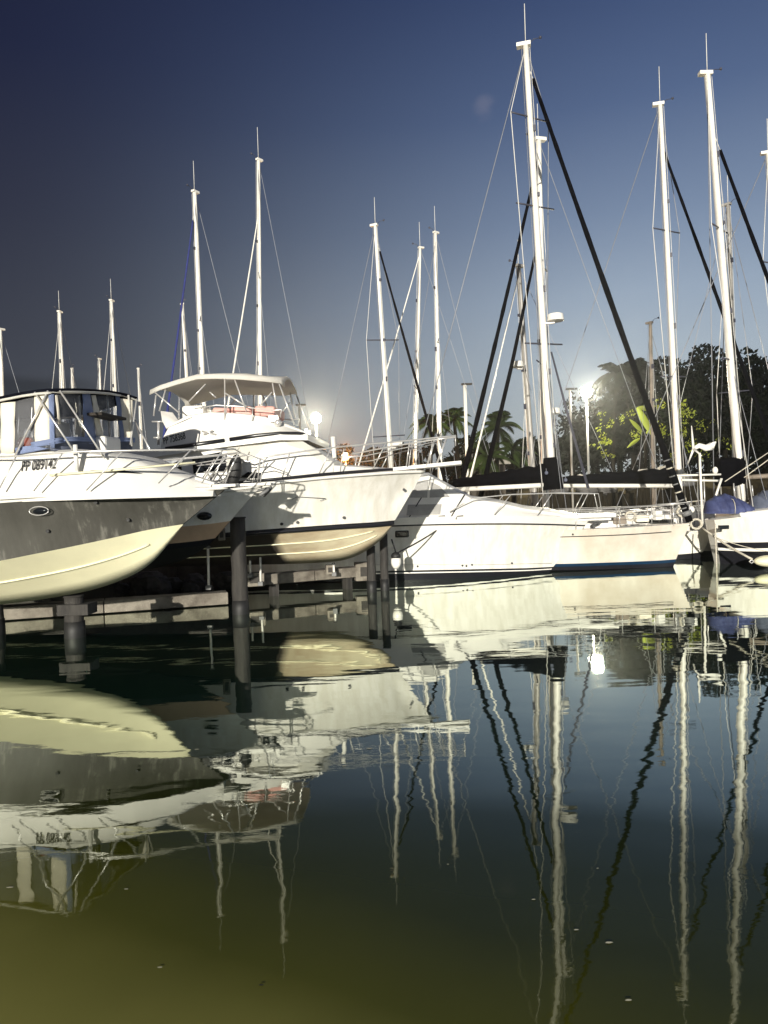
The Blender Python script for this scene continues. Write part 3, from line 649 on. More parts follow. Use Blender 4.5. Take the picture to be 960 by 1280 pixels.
def sailboat(label, top, base, D, bow, Dbow, group, deckz=1.2, lenf=.40, **kw):
    """bow: photo x at deck level; Dbow its distance"""
    if 'name' in kw: nm = kw.pop('name')
    else: nm = 'sailboat'
    hk = {k: kw.pop(k) for k in ('hb', 'fb', 'stripe', 'hullm', 'rail') if k in kw}
    # extend mast down to deck
    a = W(*top, D); c = W(*base, D); t = (c.z - deckz) / (a.z - c.z); foot = c - (a - c) * t
    by = 628 + (CAMH - deckz) / Dbow * F - (bow - CX) * .032
    bw = W(bow, by, Dbow)
    v = Vector((bw.x - foot.x, bw.y - foot.y, 0)); L = v.length / lenf; h = math.atan2(v.y, v.x)
    B = Boat(nm, (bw.x, bw.y, 0), h, label, 'sailboat', group)
    plainhull(B, L, hb=hk.pop('hb', min(1.8, .8 + L * .07)), fb=hk.pop('fb', deckz - .1), **hk)
    bowtip = B.m @ Vector((-.1, 0, deckz + .1)); st = B.m @ Vector((-L * .98, 0, deckz))
    # pixel of foot
    d = foot - CAM; z = d.dot(fwd); fp = (CX + F * d.dot(rt) / z, CY - F * d.dot(up) / z)
    rigging(B, top, fp, D, bowtip, st, **kw)
    return B

far = 'sailboats moored beyond the raised motorboats'
sailboat('sailboat at the left edge of the photo, its plain white mast cut by the frame', (0, 412), (2, 480), 40, -46, 38, far, rad=.11, spreads=(.5,), antenna=False)
sailboat('sailboat with a short white mast and slim white forestay above the grey cruiser canopy', (74, 390), (78, 485), 42, 45, 39, far, rad=.10, spreads=(.5,), white_stay=True)
sailboat('sailboat whose mast has doubled white forestays, behind the front end of the dark canopy', (139, 376), (143, 480), 42, 112, 39, far, rad=.10, spreads=(.55,), white_stay=True)
sailboat('small sailboat with a stubby mast seen through the clear curtains under the dark canopy', (90, 461), (91, 487), 44, 108, 42, far, rad=.07, antenna=False, back=False, lenf=.42)
sailboat('small sailboat with a low mast just in front of the doubled forestays', (124, 449), (125, 485), 46, 102, 44, far, rad=.07, antenna=False, back=False)
sailboat('small sailboat with a bare pole mast between the dark canopy and the white bimini', (173, 461), (178, 585), 40, 196, 38.5, far, rad=.06, antenna=False, shroud=False, back=False)
sailboat('small sailboat with a low white mast beside the mast with the blue furled sail', (228, 380), (236, 520), 46, 262, 44, far, rad=.09, antenna=False)
sailboat('sailboat with a blue furled jib running down left of its white mast', (243, 240), (254, 500), 34.6, 186, 31.5, far, rad=.11, spreads=(.28, .62), furl=(.96, .05), furlmat='bluestay', furlr=.06)
sailboat('sailboat with the tallest mast behind the bimini and a white furled jib', (323, 200), (325, 465), 36, 257, 33.5, far, rad=.10, spreads=(.33, .68), furl=(.86, .0), furlmat='mast', furlr=.045)
sailboat('sailboat with a black furled jib sloping right and a small radar low on its mast', (469, 282), (488, 575), 34.3, 574, 33, far, rad=.105, spreads=(.30, .62), furl=(.96, .05), furlr=.07, radar=(.27, 1))
sailboat('sailboat with a leaning stepped mast and white forestay between two straighter masts', (525, 310), (519, 575), 38, 424, 36, far, rad=.09, spreads=(.49,), furl=(.98, .0), furlmat='mast', furlr=.04)
sailboat('sailboat with a clean white mast and one pair of spreaders beside the palm tops', (544, 291), (550, 570), 38.6, 485, 36, far, rad=.10, spreads=(.30, .62))
mid = 'sailboats moored side by side at the right'
sailboat('sailboat with a bare grey mast and white radar left of the tallest mast', (648, 333), (665, 580), 29, 570, 27, mid, rad=.11, mast='mastgrey', spreads=(.35, .6), furl=(.97, 0), furlmat='mast', furlr=.035, radar=(.62, 1))
B11 = sailboat('sailboat with its mast close behind the tallest mast and black furled jib sloping left', (673, 175), (681, 575), 27.5, 560, 26.5, mid, rad=.13, spreads=(.42, .68), furl=(.955, .02), furlr=.085, antenna=True, radar=(.30, -1))
T(B11.r, 'furled_staysail', [B11.l(W(668, 322, 27.3)), B11.l(W(640, 455, 27)), B11.l(W(600, 625, 26.6))], .05, 'blackcanvas', 6, .10)
sailboat('sailboat with a black furled jib whose white mast stands left of the tall right-hand pair', (825, 131), (848, 583), 28, 1003, 27, mid, rad=.12, spreads=(.35, .70), furl=(.90, .0), furlr=.08, boom=((843, 607), (702, 607), 28.5, .62))
sailboat('sailboat with a grey mast close beside the tall white mast at the right', (910, 256), (922, 590), 33, 1010, 31, mid, rad=.11, mast='mastgrey', spreads=(.4,))
sailboat('sailboat with a short brown wooden mast in front of the dark trees', (813, 404), (817, 585), 36, 880, 34, mid, rad=.10, mast='mastwood', antenna=False, back=False)
sailboat('sailboat at the right edge whose masthead just enters the frame', (960, 192), (985, 590), 27, 1160, 26, mid, rad=.11, spreads=(.45, .7))

# ------------------------------------------------------------------ BOAT 6: white sailboat with the tallest mast
B6 = Boat('sailboat', (9.47, 22.9, 0), R(-15), 'off-white sailboat with blue waterline stripe, the tallest mast and a long black furled jib', 'sailboat', mid)
s6 = pxl(B6, [(500, 664, 1.1), (580, 664, 1.45), (660, 663.5, 1.6), (720, 662, 1.5), (775, 660, 1.15), (815, 657.5, .7), (842, 655.5, .32), (862, 654, .03)])
c6 = pxl(B6, [(530, 708, .7), (590, 712, 1.15), (660, 713, 1.35), (715, 712.5, 1.15), (765, 711, .8), (800, 710, .45), (825, 709, .2), (842, 707.5, .02)])
k6 = [(x, z - .5) for x, w, z in c6[:-1]] + [(c6[-1][0], c6[-1][2] - .03)]
M['bluestripe'] = mat('deep_blue_stripe', (.004, .028, .07), .3, var=.2)
Sh6, Ch6, Ke6 = hull(B6.r, s6, c6, k6, [(0, .84, 'topside', 'hullbeige'), (.84, .91, 'waterline_stripe', 'bluestripe'), (.91, 1, 'boot_stripe', 'black')], ('bottom', 'black'), flare=.10)
b = MB()
for sg in (-1, 1): b.tube([Vector((a.x, sg * (a.y + .01), a.z)).lerp(Vector((c.x, sg * (c.y + .01), c.z)), .17) for a, c in list(zip(Sh6, Ch6))[:31]], .014, 5)
b.build('cove_stripe', 'black', B6.r)
z6 = sheerz(Sh6)
loft(B6.r, 'coachroof', 'white', stations(B6, [(560, 640, .9, .8), (640, 638, 1.0, .85), (700, 641, .95, .75), (745, 646, .6, .45), (775, 651, .35, .25)], z6))
bs, tp = rigging(B6, (657, 57), (691, 612), 23.6, W(862, 652, 22.9), W(500, 655, 26), rad=.13, spreads=(.33, .64, .84), furl=(.965, .04), furlr=.095, radar=(.385, 1), boom=((684, 606), (567, 612), 24.5, .60))
T(B6.r, 'furled_staysail', [B6.l(W(689, 440, 23.6)), B6.l(W(706, 505, 23.4)), B6.l(W(735, 610, 23.0))], .03, 'wiredark', 5, .05)
tip6 = B6.l(W(862, 652, 22.9)); top6 = bs.lerp(tp, .965)
for k in range(7):
    p = top6.lerp(tip6, .865 + k * .017) - Vector((0, 0, .06)); dd = (tip6 - top6).normalized()
    b = MB(); b.tube([p - dd * .02, p + dd * .02], .115, 10, .115); b.build('sheet_winding', 'rope' if k % 3 == 1 else 'greyplastic', B6.r)
b = MB(); b.tube([tip6 - dd * .35, tip6 - dd * .2], .16, 12, .16); b.build('furling_drum', 'greyplastic', B6.r)
b = MB(); a = B6.l(W(688, 572, 23.6)); c = B6.l(W(691, 612, 23.6)); b.tube([a, a.lerp(c, .4), c], .22, 8, .34); b.build('mast_sail_stack', 'blackcanvas', B6.r)
for sg in (-1, 1):
    for h_, rr in ((.6, .012), (.32, .009)):
        T(B6.r, 'lifeline', [Vector((p.x, sg * p.y * .97, p.z + h_)) for p in Sh6[::5]] , rr, 'steel', 4)
    for p in Sh6[::5]: T(B6.r, 'stanchion', [Vector((p.x, sg * p.y * .97, p.z - .05)), Vector((p.x, sg * p.y * .97, p.z + .6))], .014, 'steel', 4)
T(B6.r, 'bow_pulpit', [Vector((-.9, -.4, Sh6[-1].z + .6)), Vector((-.1, -.2, Sh6[-1].z + .65)), Vector((.05, 0, Sh6[-1].z + .65)), Vector((-.1, .2, Sh6[-1].z + .65)), Vector((-.9, .4, Sh6[-1].z + .6))], .016)
# coloured lanterns hanging from the mast
for px, py in ((683, 591), (707, 600)):
    ld = empty('lantern', tuple(W(px, py, 23.1)), 0, 'small pale lantern hanging against the black sail cover %s the tallest mast' % ('left of' if px < 690 else 'right of'), 'lantern', 'lanterns by the tallest mast')
    b = MB(); b.ball((0, 0, 0), .06, 8, 6); b.build('globe', 'greytarp', ld); T(ld, 'hook', [(0, 0, .05), (0, .03, .14)], .008, 'wire')

# ------------------------------------------------------------------ BOAT 7: small boat between
B7 = Boat('small_motorboat', tuple(Vector((W(895, 668, 25.3).x, 25.3, 0))), R(-30), 'small pale boat tucked between the blue-striped sailboat bow and the black-striped hull', 'motorboat')
plainhull(B7, 5.5, hb=1.0, fb=.82, cabin=False, rail=False)
b = MB(); b.box((-.2, 0, 1.06), (.7, .25, .06)); b.build('bow_platform', 'white', B7.r, .01)
an = MB(); an.tube([(-.3, 0, 1.0), (.15, 0, .85), (.05, 0, .45)], .03); an.tube([(-.2, -.2, .62), (.05, 0, .45), (-.1, .2, .62)], .04); an.build('anchor', 'greyplastic', B7.r)

# ------------------------------------------------------------------ BOAT 8: striped hull right
B8 = Boat('sailboat', (tuple(Vector((W(1280, 650, 23.9).x, 23.9, 0)))), R(1), 'white sailboat with black and white hull stripes, cut by the right edge', 'sailboat', mid)
s8 = pxl(B8, [(893, 650, .35), (940, 645, 1.15), (1000, 642, 1.55), (1070, 638, 1.55), (1140, 634, 1.3), (1200, 630, .85), (1245, 627, .4), (1280, 624, .03)])
c8 = pxl(B8, [(900, 704, .2), (945, 708, .8), (1000, 707.5, 1.25), (1070, 705, 1.25), (1130, 703, .95), (1180, 701.5, .6), (1220, 700, .28), (1250, 698, .02)])
k8 = [(x, z - .5) for x, w, z in c8[:-1]] + [(c8[-1][0], c8[-1][2] - .03)]
Sh8, Ch8, Ke8 = hull(B8.r, s8, c8, k8, [(0, .52, 'topside', 'hullwhite'), (.52, .64, 'upper_stripe', 'black'), (.64, .70, 'white_stripe', 'white'), (.70, 1, 'boot_stripe', 'black')], ('bottom', 'black'), flare=.08)
bs, tp = rigging(B8, (884, 93), (928, 640), 24.5, W(1072, 640, 24.2), W(893, 648, 24), rad=.125, spreads=(.35, .65), furl=(.88, .06), furlr=.085)
z8 = sheerz(Sh8)
loft(B8.r, 'coachroof', 'white', stations(B8, [(925, 641, .9, .8), (1000, 632, 1.0, .85), (1090, 628, .9, .7), (1160, 628, .5, .4)], z8))
b = MB(); q = B8.P(904.5, 659, -1.25); b.box((q.x, q.y - .0, q.z), (.3, .12, .12)); b.build('hull_window', 'darkglass', B8.r, .02)
def tarp(label, x0, x1, yb, yt, D, mtl, cat='tarpaulin'):
    a = W(x0, yb, D); c = W(x1, yb, D); h = abs(W(x0, yt, D).z - a.z); N = 22; rows = []
    root = empty('tarpaulin', tuple((a + c) / 2), 0, label, cat, 'bundled tarpaulins on the striped sailboat'); off = (a + c) / 2
    for k in range(N + 1):
        u = k / N; p = a.lerp(c, u); e = max(.0, math.sin(math.pi * min(1, max(0, u)))) ** .14
        row = []
        for j in range(13):
            an = math.pi * j / 12; rr = 1 + .13 * math.sin(k * 1.7 + j * .9) + random.uniform(-.05, .05)
            row.append(p - off + Vector((0, -math.cos(an) * .42 * e * rr, math.sin(an) * h * e * rr * (.72 + .28 * math.sin(math.pi * u * 1.3)))))
        rows.append(row)
    b = MB(); b.grid(rows); b.build('cover', mtl, root)
    T(root, 'lashing', [rows[N // 2][j] * 1.0 + Vector((0, -.01, .01)) for j in range(13)], .012, 'rope', 4)
    return root
tarp('rounded blue tarpaulin bundle between the wind generator pole and the tall mast', 881, 941, 642, 619, 23.4, 'bluetarp')
tarp('grey blue tarpaulin heap at the right edge beside the tall mast', 937, 1010, 637, 613, 23.7, 'greytarp')
# stern gear of B8
wg = Boat('wind_generator', tuple(W(876, 655, 23.6)), 0, 'white whale-shaped wind generator on a white pole at the stern of the striped sailboat', 'wind generator')
T(wg.r, 'pole', [wg.l(W(874.5, 566, 23.6)), wg.l(W(878, 655, 23.6))], .04, 'mast', 8)
b = MB(); pts = [wg.l(W(x, y, 23.6)) for x, y in ((867, 561), (874, 557), (882, 560), (889, 558), (895, 552))]
b.tube(pts[:4], .06, 8, .13, flat=.6); b.tube([pts[3], pts[4]], .12, 8, .02, flat=.3); b.build('body', 'white', wg.r)
b = MB()
c = wg.l(W(867, 561, 23.5))
for a in (100, 220, 340):
    v = Vector((.12 * math.cos(R(a)), -.35 * math.cos(R(a)), .75 * math.sin(R(a)))); b.tube([c, c + v], .05, 5, .015, flat=.25)
b.build('blade', 'white', wg.r)
T(B8.r, 'stern_arch', [B8.l(W(845, 594.5, 23.8)), B8.l(W(901, 593, 23.8))], .035, 'mast')
T(B8.r, 'stern_arch', [B8.l(W(852, 600, 23.9)), B8.l(W(900, 601, 23.9))], .04, 'mast')
T(B8.r, 'stern_arch', [B8.l(W(902, 598, 23.6)), B8.l(W(888, 640, 23.6))], .04, 'mast')
for px, y0, y1 in ((917, 604, 622), (940, 607, 620), (872, 600, 650), (880, 596, 645)):
    T(B8.r, 'stanchion', [B8.l(W(px, y0, 23.9)), B8.l(W(px + 1.5, y1, 23.9))], .02)
b = MB(); q = B8.l(W(894, 588, 23.8)); b.ball(q, 1, 8, 6, (.09, .09, .12)); b.build('navigation_dome', 'white', B8.r)
T(B8.r, 'sheet_rope', [B8.l(W(906, 602, 24)), B8.l(W(960, 566, 24))], .016, 'rope'); T(B8.r, 'sheet_rope', [B8.l(W(930, 597, 24)), B8.l(W(975, 564, 24))], .016, 'rope')
T(B8.r, 'boom', [B8.l(W(930, 597, 24.5)), B8.l(W(1060, 588, 24.5))], .08, 'mastwood')
b = MB(); b.box(B8.l(W(912, 590, 24.6)), (.9, .6, .95)); b.build('spray_hood', 'blackcanvas', B8.r, .15)

# cockpit clutter on deck: ropes, cans, fenders (each its own)
gear = 'gear stowed on the decks between the sailboats'
def crate(label, px, py, D, sz, mtl, name='jerry_can', cat='jerry can'):
    o = empty(name, tuple(W(px, py, D)), random.uniform(-.5, .5), label, cat, gear)
    b = MB(); b.box((0, 0, 0), sz); b.build('body', mtl, o, .03)
    T(o, 'handle', [(-sz[0] * .3, 0, sz[2] * .5), (-sz[0] * .2, 0, sz[2] * .5 + .06), (sz[0] * .2, 0, sz[2] * .5 + .06), (sz[0] * .3, 0, sz[2] * .5)], .012, 'rubber', 5)
crate('grey jerry can on deck at the foot of the long black furled jib', 845, 641, 23.2, (.25, .18, .34), 'greyplastic')
crate('black jerry can beside the wind generator pole', 866, 643, 23.6, (.24, .18, .32), 'rubber')
crate('white jerry can left of the foot of the long black furled jib', 822, 644, 23.1, (.26, .18, .30), 'white')
crate('small white box under the black boom cover', 802, 648, 23.1, (.42, .22, .22), 'creamcanvas', 'deck_box', 'box')
crate('brown box on deck nearest the express cruiser platform', 774, 650, 23.2, (.4, .25, .25), 'mastwood', 'deck_box', 'box')
def coil(label, px, py, D, r):
    o = empty('rope_coil', tuple(W(px, py, D)), 0, label, 'rope', gear)
    pts = []
    for k in range(60):
        a = k * .55; rr = r * (1 + .12 * math.sin(k * 1.3)); pts.append((rr * math.cos(a), .04 * math.sin(k), rr * math.sin(a) * .9))
    T(o, 'coil', pts, .022, 'rope', 5)
coil('coil of pale rope hung at the bow rail under the long black furled jib', 853, 640, 23.0, .16)
coil('coil of rope hung on the rail below the black boom cover', 788, 645, 23.1, .15)
coil('coil of rope beside the blue tarpaulin', 870, 655, 23.2, .17)
for i, (px, py) in enumerate(((858, 632), (864, 637), (858, 643))):
    o = empty('fender', tuple(W(px, py, 23.1)), 0, 'small white round fender bunched beside the foot of the black furled jib', 'fender', 'white fenders bunched beside the black furled jib')
    b = MB(); b.ball((0, 0, 0), .11, 10, 8); b.build('body', 'white', o); T(o, 'rope', [(0, 0, .1), (0, .03, .25)], .012, 'rope')
# ------------------------------------------------------------------ mooring lines, float
def line(label, pts, r, mtl='rope', name='mooring_line', sag=0):
    ws = [W(*p) for p in pts]; o0 = ws[0]; root_pts = []
    for a, c in zip(ws, ws[1:]):
        for k in range(8):
            u = k / 8; root_pts.append(a.lerp(c, u) - Vector((0, 0, sag * math.sin(math.pi * u))))
    root_pts.append(ws[-1]); b = MB(); b.tube([p - o0 for p in root_pts], r, 6)
    o = b.build(name, mtl); o.location = o0; return tag(o, label, 'rope')
line('pale mooring rope running down right from the striped sailboat to the cream float', [(878, 660, 22.9), (940, 699, 21.2)], .035, sag=.05)
line('thin pale rope beside the thicker mooring rope on the striped hull', [(895, 672, 22.3), (965, 690, 21.6)], .012, sag=.05)
line('thin white vertical rope hanging to the water beside the striped hull', [(894, 655, 22.2), (896, 712, 22.2)], .02)
line('dark mooring line from the pier piles up to the express cruiser', [(497, 691, 19.6), (556, 656, 21.9)], .022, 'rubber', sag=.04)
fl = empty('mooring_float', tuple(W(962, 702, 21.2)), 0, 'cream mooring float lying on the water at the right edge', 'float')
b = MB(); b.ball((0, 0, .02), 1, 18, 10, (.45, .22, .17)); b.build('body', 'yellow', fl)
T(fl, 'eye', [(-.44, 0, .02), (-.52, 0, .07), (-.58, 0, .02), (-.52, 0, -.03), (-.44, 0, .02)], .02, 'steel')

# ------------------------------------------------------------------ lift piles and pier
def pile(label, px, D, ytop, r, grp='timber piles of the boat lifts', cap=False):
    w = W(px, ytop, D); o = empty('pile', (w.x, w.y, 0), 0, label, 'pile', grp)
    b = MB(); b.tube([Vector((random.uniform(-.01, .01), 0, z)) for z in [-1 + (w.z + 1) * k / 8 for k in range(9)]], r * 1.05, 14, r * .95); b.build('post', 'pile', o)
    b = MB(); b.tube([(0, 0, -.4), (0, 0, .1), (0, 0, .30)], r * 1.10, 14, r * 1.04); b.build('algae_band', 'rubber', o)
    b = MB(); b.tube([(0, 0, w.z), (0, 0, w.z + .03)], r * 1.03, 14); b.build('cap', 'quay', o)
    if cap:
        b = MB(); b.box((.06, 0, w.z - .22), (r * 2 + .22, r * 2 + .1, .2)); b.build('clamp', 'pile', o, .01)
    return o
pile('short thick timber pile with a clamp, under the cream hull bottom', 92, 13.6, 746, 0.174, cap=True)
pile('tall dark timber pile standing before the bow of the launch with tan lower sides', 297, 15.9, 648, 0.174)
pile('left one of the two slim grey piles below the bow of the flybridge yacht', 463, 19.0, 684, 0.117)
pile('right one of the two slim grey piles below the bow of the flybridge yacht', 479, 19.3, 668, 0.109)
pile('timber pile at the left edge below the cream hull bottom', -8, 14.2, 748, 0.174)

def beam(label, p0, p1, h, d, name='walkway_beam', cat='beam', mtl='beam', posts=()):
    a, c = W(*p0), W(*p1); mid_ = (a + c) / 2; L = (Vector((c.x - a.x, c.y - a.y, 0))).length; rz = math.atan2(c.y - a.y, c.x - a.x)
    o = empty(name, (mid_.x, mid_.y, 0), rz, label, cat, 'low beams between the lift piles'); z = mid_.z - h / 2
    b = MB(); n_ = max(2, int(L / 2.2)); 
    for k in range(n_):
        w_ = L / n_; b.box((-L / 2 + w_ * (k + .5), 0, z), (w_ - .02, d, h))
    b.build('span', mtl, o, .015)
    for f in posts:
        q = MB(); q.box((f * L, .0, z / 2 - .3), (.18, d * .5, z + .6)); q.build('leg', 'pile', o)
    return o
beam('long weathered concrete beam low over the water left of the tall dark pile', (-40, 765, 15.9), (284, 735, 17.6), .28, .5, posts=(-.4, -.1, .25))
beam('concrete beam low over the water right of the tall dark pile', (309, 722, 18.6), (462, 704, 20.3), .26, .5, posts=(-.3, .3))
for i, (px, y0, y1, D, lb) in enumerate(((260, 684, 737, 17.1, 'thin pale steel rod hanging left of the tall dark pile'), (312, 681, 722, 18.2, 'shorter of two thin pale steel rods right of the tall dark pile'), (325, 680, 732, 18.0, 'longer of two thin pale steel rods right of the tall dark pile'), (417, 705, 720, 19.2, 'short pale rod under the keel of the flybridge yacht'))):
    a = W(px, y0, D); c = W(px + 1, y1, D); o = empty('lift_rod', tuple(c), 0, lb, 'rod', 'steel rods of the boat lifts')
    T(o, 'rod', [a - c, Vector((0, 0, 0))], .028, 'mast', 8); b = MB(); b.box((0, 0, .05), (.12, .12, .1)); b.build('bracket', 'greyplastic', o, .01); b = MB(); b.box(a - c, (.1, .1, .06)); b.build('bracket', 'greyplastic', o, .01)
for (px, py, D, sz, lb) in ((318, 724, 18.4, (.5, .3, .34), 'concrete bracket block at the foot of the two pale rods'), (455, 714, 20, (.5, .3, .5), 'pale battered box on the beam beside the slim grey piles'), (277, 668, 16.6, (.16, .1, .28), 'small pale junction box left of the tall dark pile'), (412, 712, 19.3, (.2, .2, .25), 'small concrete block under the keel of the flybridge yacht')):
    o = empty('block', tuple(W(px, py, D)), .2, lb, 'block', 'fittings on the lift beams'); b = MB(); b.box((0, 0, 0), sz); b.build('body', 'beam', o, .02)
    b = MB(); b.box((0, -sz[1] / 2 - .006, 0), (sz[0] * .5, .02, sz[2] * .5)); b.build('face_plate', 'quay', o)
# fender hanging by the slim piles
o = empty('fender', tuple(W(495, 702, 19.6)), 0, 'dark topped white fender hanging beside the slim grey piles', 'fender')
b = MB(); b.ball((0, 0, 0), 1, 12, 8, (.14, .14, .2)); b.build('body', 'white', o); b = MB(); b.ball((0, 0, .14), 1, 12, 8, (.13, .13, .12)); b.build('collar', 'rubber', o)
T(o, 'rope', [(0, 0, .25), (-.1, -.1, .6)], .02, 'rubber')

# dark quay added to blacken the gap under the hulls, and rock mound
qy = empty('quay', (-14, 24.5, 0), R(3), 'dark quay added behind the raised motorboats, with a wall that blocks the sky', 'quay')
b = MB(); b.box((0, 0, .25), (27, 1.6, 1.1)); b.build('deck_slab', 'quay', qy, .03)
b = MB()
for k in range(14): b.box((-13 + k * 2, -.82, .2), (.3, .08, 1.0))
b.build('fender_boards', 'pile', qy)
b = MB(); b.box((-.2, .5, 1.43), (26.4, .4, 1.25)); b.build('sky_screen', 'quay', qy, .02)  # wall added out of view to keep sky out of the water reflection
for i in range(26):
    px = random.uniform(150, 285); D = random.uniform(19.6, 21.2); w = W(px, 730, D); r_ = random.uniform(.16, .42)
    b = MB(); b.ball((0, 0, 0), r_, 8, 6, (1.2, 1, .75), .16); o = b.build('rock', 'rock'); o.location = (w.x, D, random.uniform(.02, .35)); o.rotation_euler = (0, 0, random.random() * 6)
    tag(o, 'dark rock in the heap under the bows of the raised motorboats', 'rock', 'dark rocks heaped under the raised motorboats')

# ------------------------------------------------------------------ shore
def ground(x, y):
    t = min(1, max(0, (y - 46) / 7)); h = -1.2 + 3.2 * t * t * (3 - 2 * t)
    k = 1 / (1 + math.exp(-(x - 8) / 3)); h2 = -1.2 + (2.4 + 2.2 * k) * t * t * (3 - 2 * t)
    return h2 + .15 * math.sin(x * .7) * t + .004 * max(0, y - 55) * 8
b = MB(); rows = []
xs = [-300, -150] + [-90 + 3 * i for i in range(61)] + [150, 300]
ys = [44 + 1.5 * i for i in range(14)] + [75, 100, 150, 300]
for y in ys: rows.append([Vector((x, y, ground(x, min(y, 120)))) for x in xs])
b.grid(rows); o = b.build('shore_ground', mat('dry_shore_ground', (.035, .028, .015), .95, scale=.8, spec=.05, col2=(.012, .010, .006), bump=1, bscale=2)); tag(o, kind='structure')

def leaves(b, c, rad, n, size, flat=.8, tilt=1.0):
    for _ in range(n):
        while True:
            v = Vector((random.uniform(-1, 1), random.uniform(-1, 1), random.uniform(-1, 1)))
            if .35 < v.length < 1: break
        p = c + Vector((v.x * rad[0], v.y * rad[1], v.z * rad[2])); s_ = size * random.uniform(.5, 1.3)
        a = Vector((random.gauss(0, 1), random.gauss(0, 1), random.gauss(0, 1))).normalized(); u = a.orthogonal().normalized(); w = a.cross(u)
        b.add([p - u * s_, p + w * s_ * .45, p + u * s_, p - w * s_ * .45], [(0, 1, 2, 3)])
def broadtree(label, px, ytop, D, rad, n=900, mtl='leafdark', grp='dark trees on the shore', trunkx=0, name='broadleaf_tree'):
    top = W(px, ytop, D); g = ground(top.x, D); H = top.z - g
    o = empty(name, (top.x, D, g), 0, label, 'tree', grp)
    b = MB(); b.tube([(trunkx * k / 4, .1 * math.sin(k), H * .55 * k / 4) for k in range(5)], .28, 8, .14)
    limbs = []
    for k in range(6):
        a = k * 1.05 + random.random(); e = Vector((math.cos(a) * rad * .6, math.sin(a) * rad * .5, H * random.uniform(.55, .85))); st_ = Vector((trunkx * .8, 0, H * .42)); limbs.append(e)
        b.tube([st_, st_.lerp(e, .5) + Vector((0, 0, .3)), e], .12, 6, .04)
    b.build('trunk', 'bark', o)
    b = MB(); nb = 13
    for k in range(nb):
        a = random.random() * 6.28; rr = rad * math.sqrt(random.random()) * .72; z = H * random.uniform(.35, .86); cr_ = rad * random.uniform(.24, .46)
        if k == 0: rr = .2; z = H - cr_ * .75
        leaves(b, Vector((math.cos(a) * rr, math.sin(a) * rr * .8, z)), (cr_ * 1.25, cr_, cr_ * .8), n // nb, .30)
    b.build('crown', mtl, o); return o
def palm(label, px, ytop, D, lean=0, nf=26, fl=2.6, mtl='palmleaf', grp='palms on the shore', trunk=True):
    top = W(px, ytop, D); g = ground(top.x, D); H = max(1.0, top.z - g - fl * .45)
    o = empty('palm_tree', (top.x - lean, D, g), 0, label, 'palm tree', grp)
    b = MB(); b.tube([(lean * (k / 8)**1.5, 0, H * k / 8) for k in range(9)], .20, 8, .12); b.build('trunk', 'bark', o)
    b = MB(); hub = Vector((lean, 0, H))
    for k in range(nf):
        a = k * 2.4 + random.uniform(-.2, .2); el = random.uniform(-.1, 1.25); L = fl * random.uniform(.8, 1.1)
        d = Vector((math.cos(a), math.sin(a), 0)); pts = []
        for j in range(9):
            u = j / 8; pts.append(hub + d * (L * u * math.cos(el) * (1 - .12 * u)) + Vector((0, 0, L * (math.sin(el) * u - (.55 + .35 * math.cos(el)) * u * u * .8))))
        b.tube(pts, .03, 4, .008)
        for j in range(1, 26):
            u = j / 26; f_ = u * 8; i0 = min(7, int(f_)); p = pts[i0].lerp(pts[i0 + 1], f_ - i0); t_ = (pts[i0 + 1] - pts[i0]).normalized()
            sd = t_.cross(Vector((0, 0, 1))).normalized(); ln = fl * .24 * math.sin(math.pi * min(1, u * .8 + .18)) 
            for sg in (-1, 1):
                e = p + (sd * sg * .8 + t_ * .6 - Vector((0, 0, .45))).normalized() * ln
                b.add([p - t_ * .07, p + t_ * .07, e], [(0, 1, 2)])
    b.build('crown', mtl, o); return o

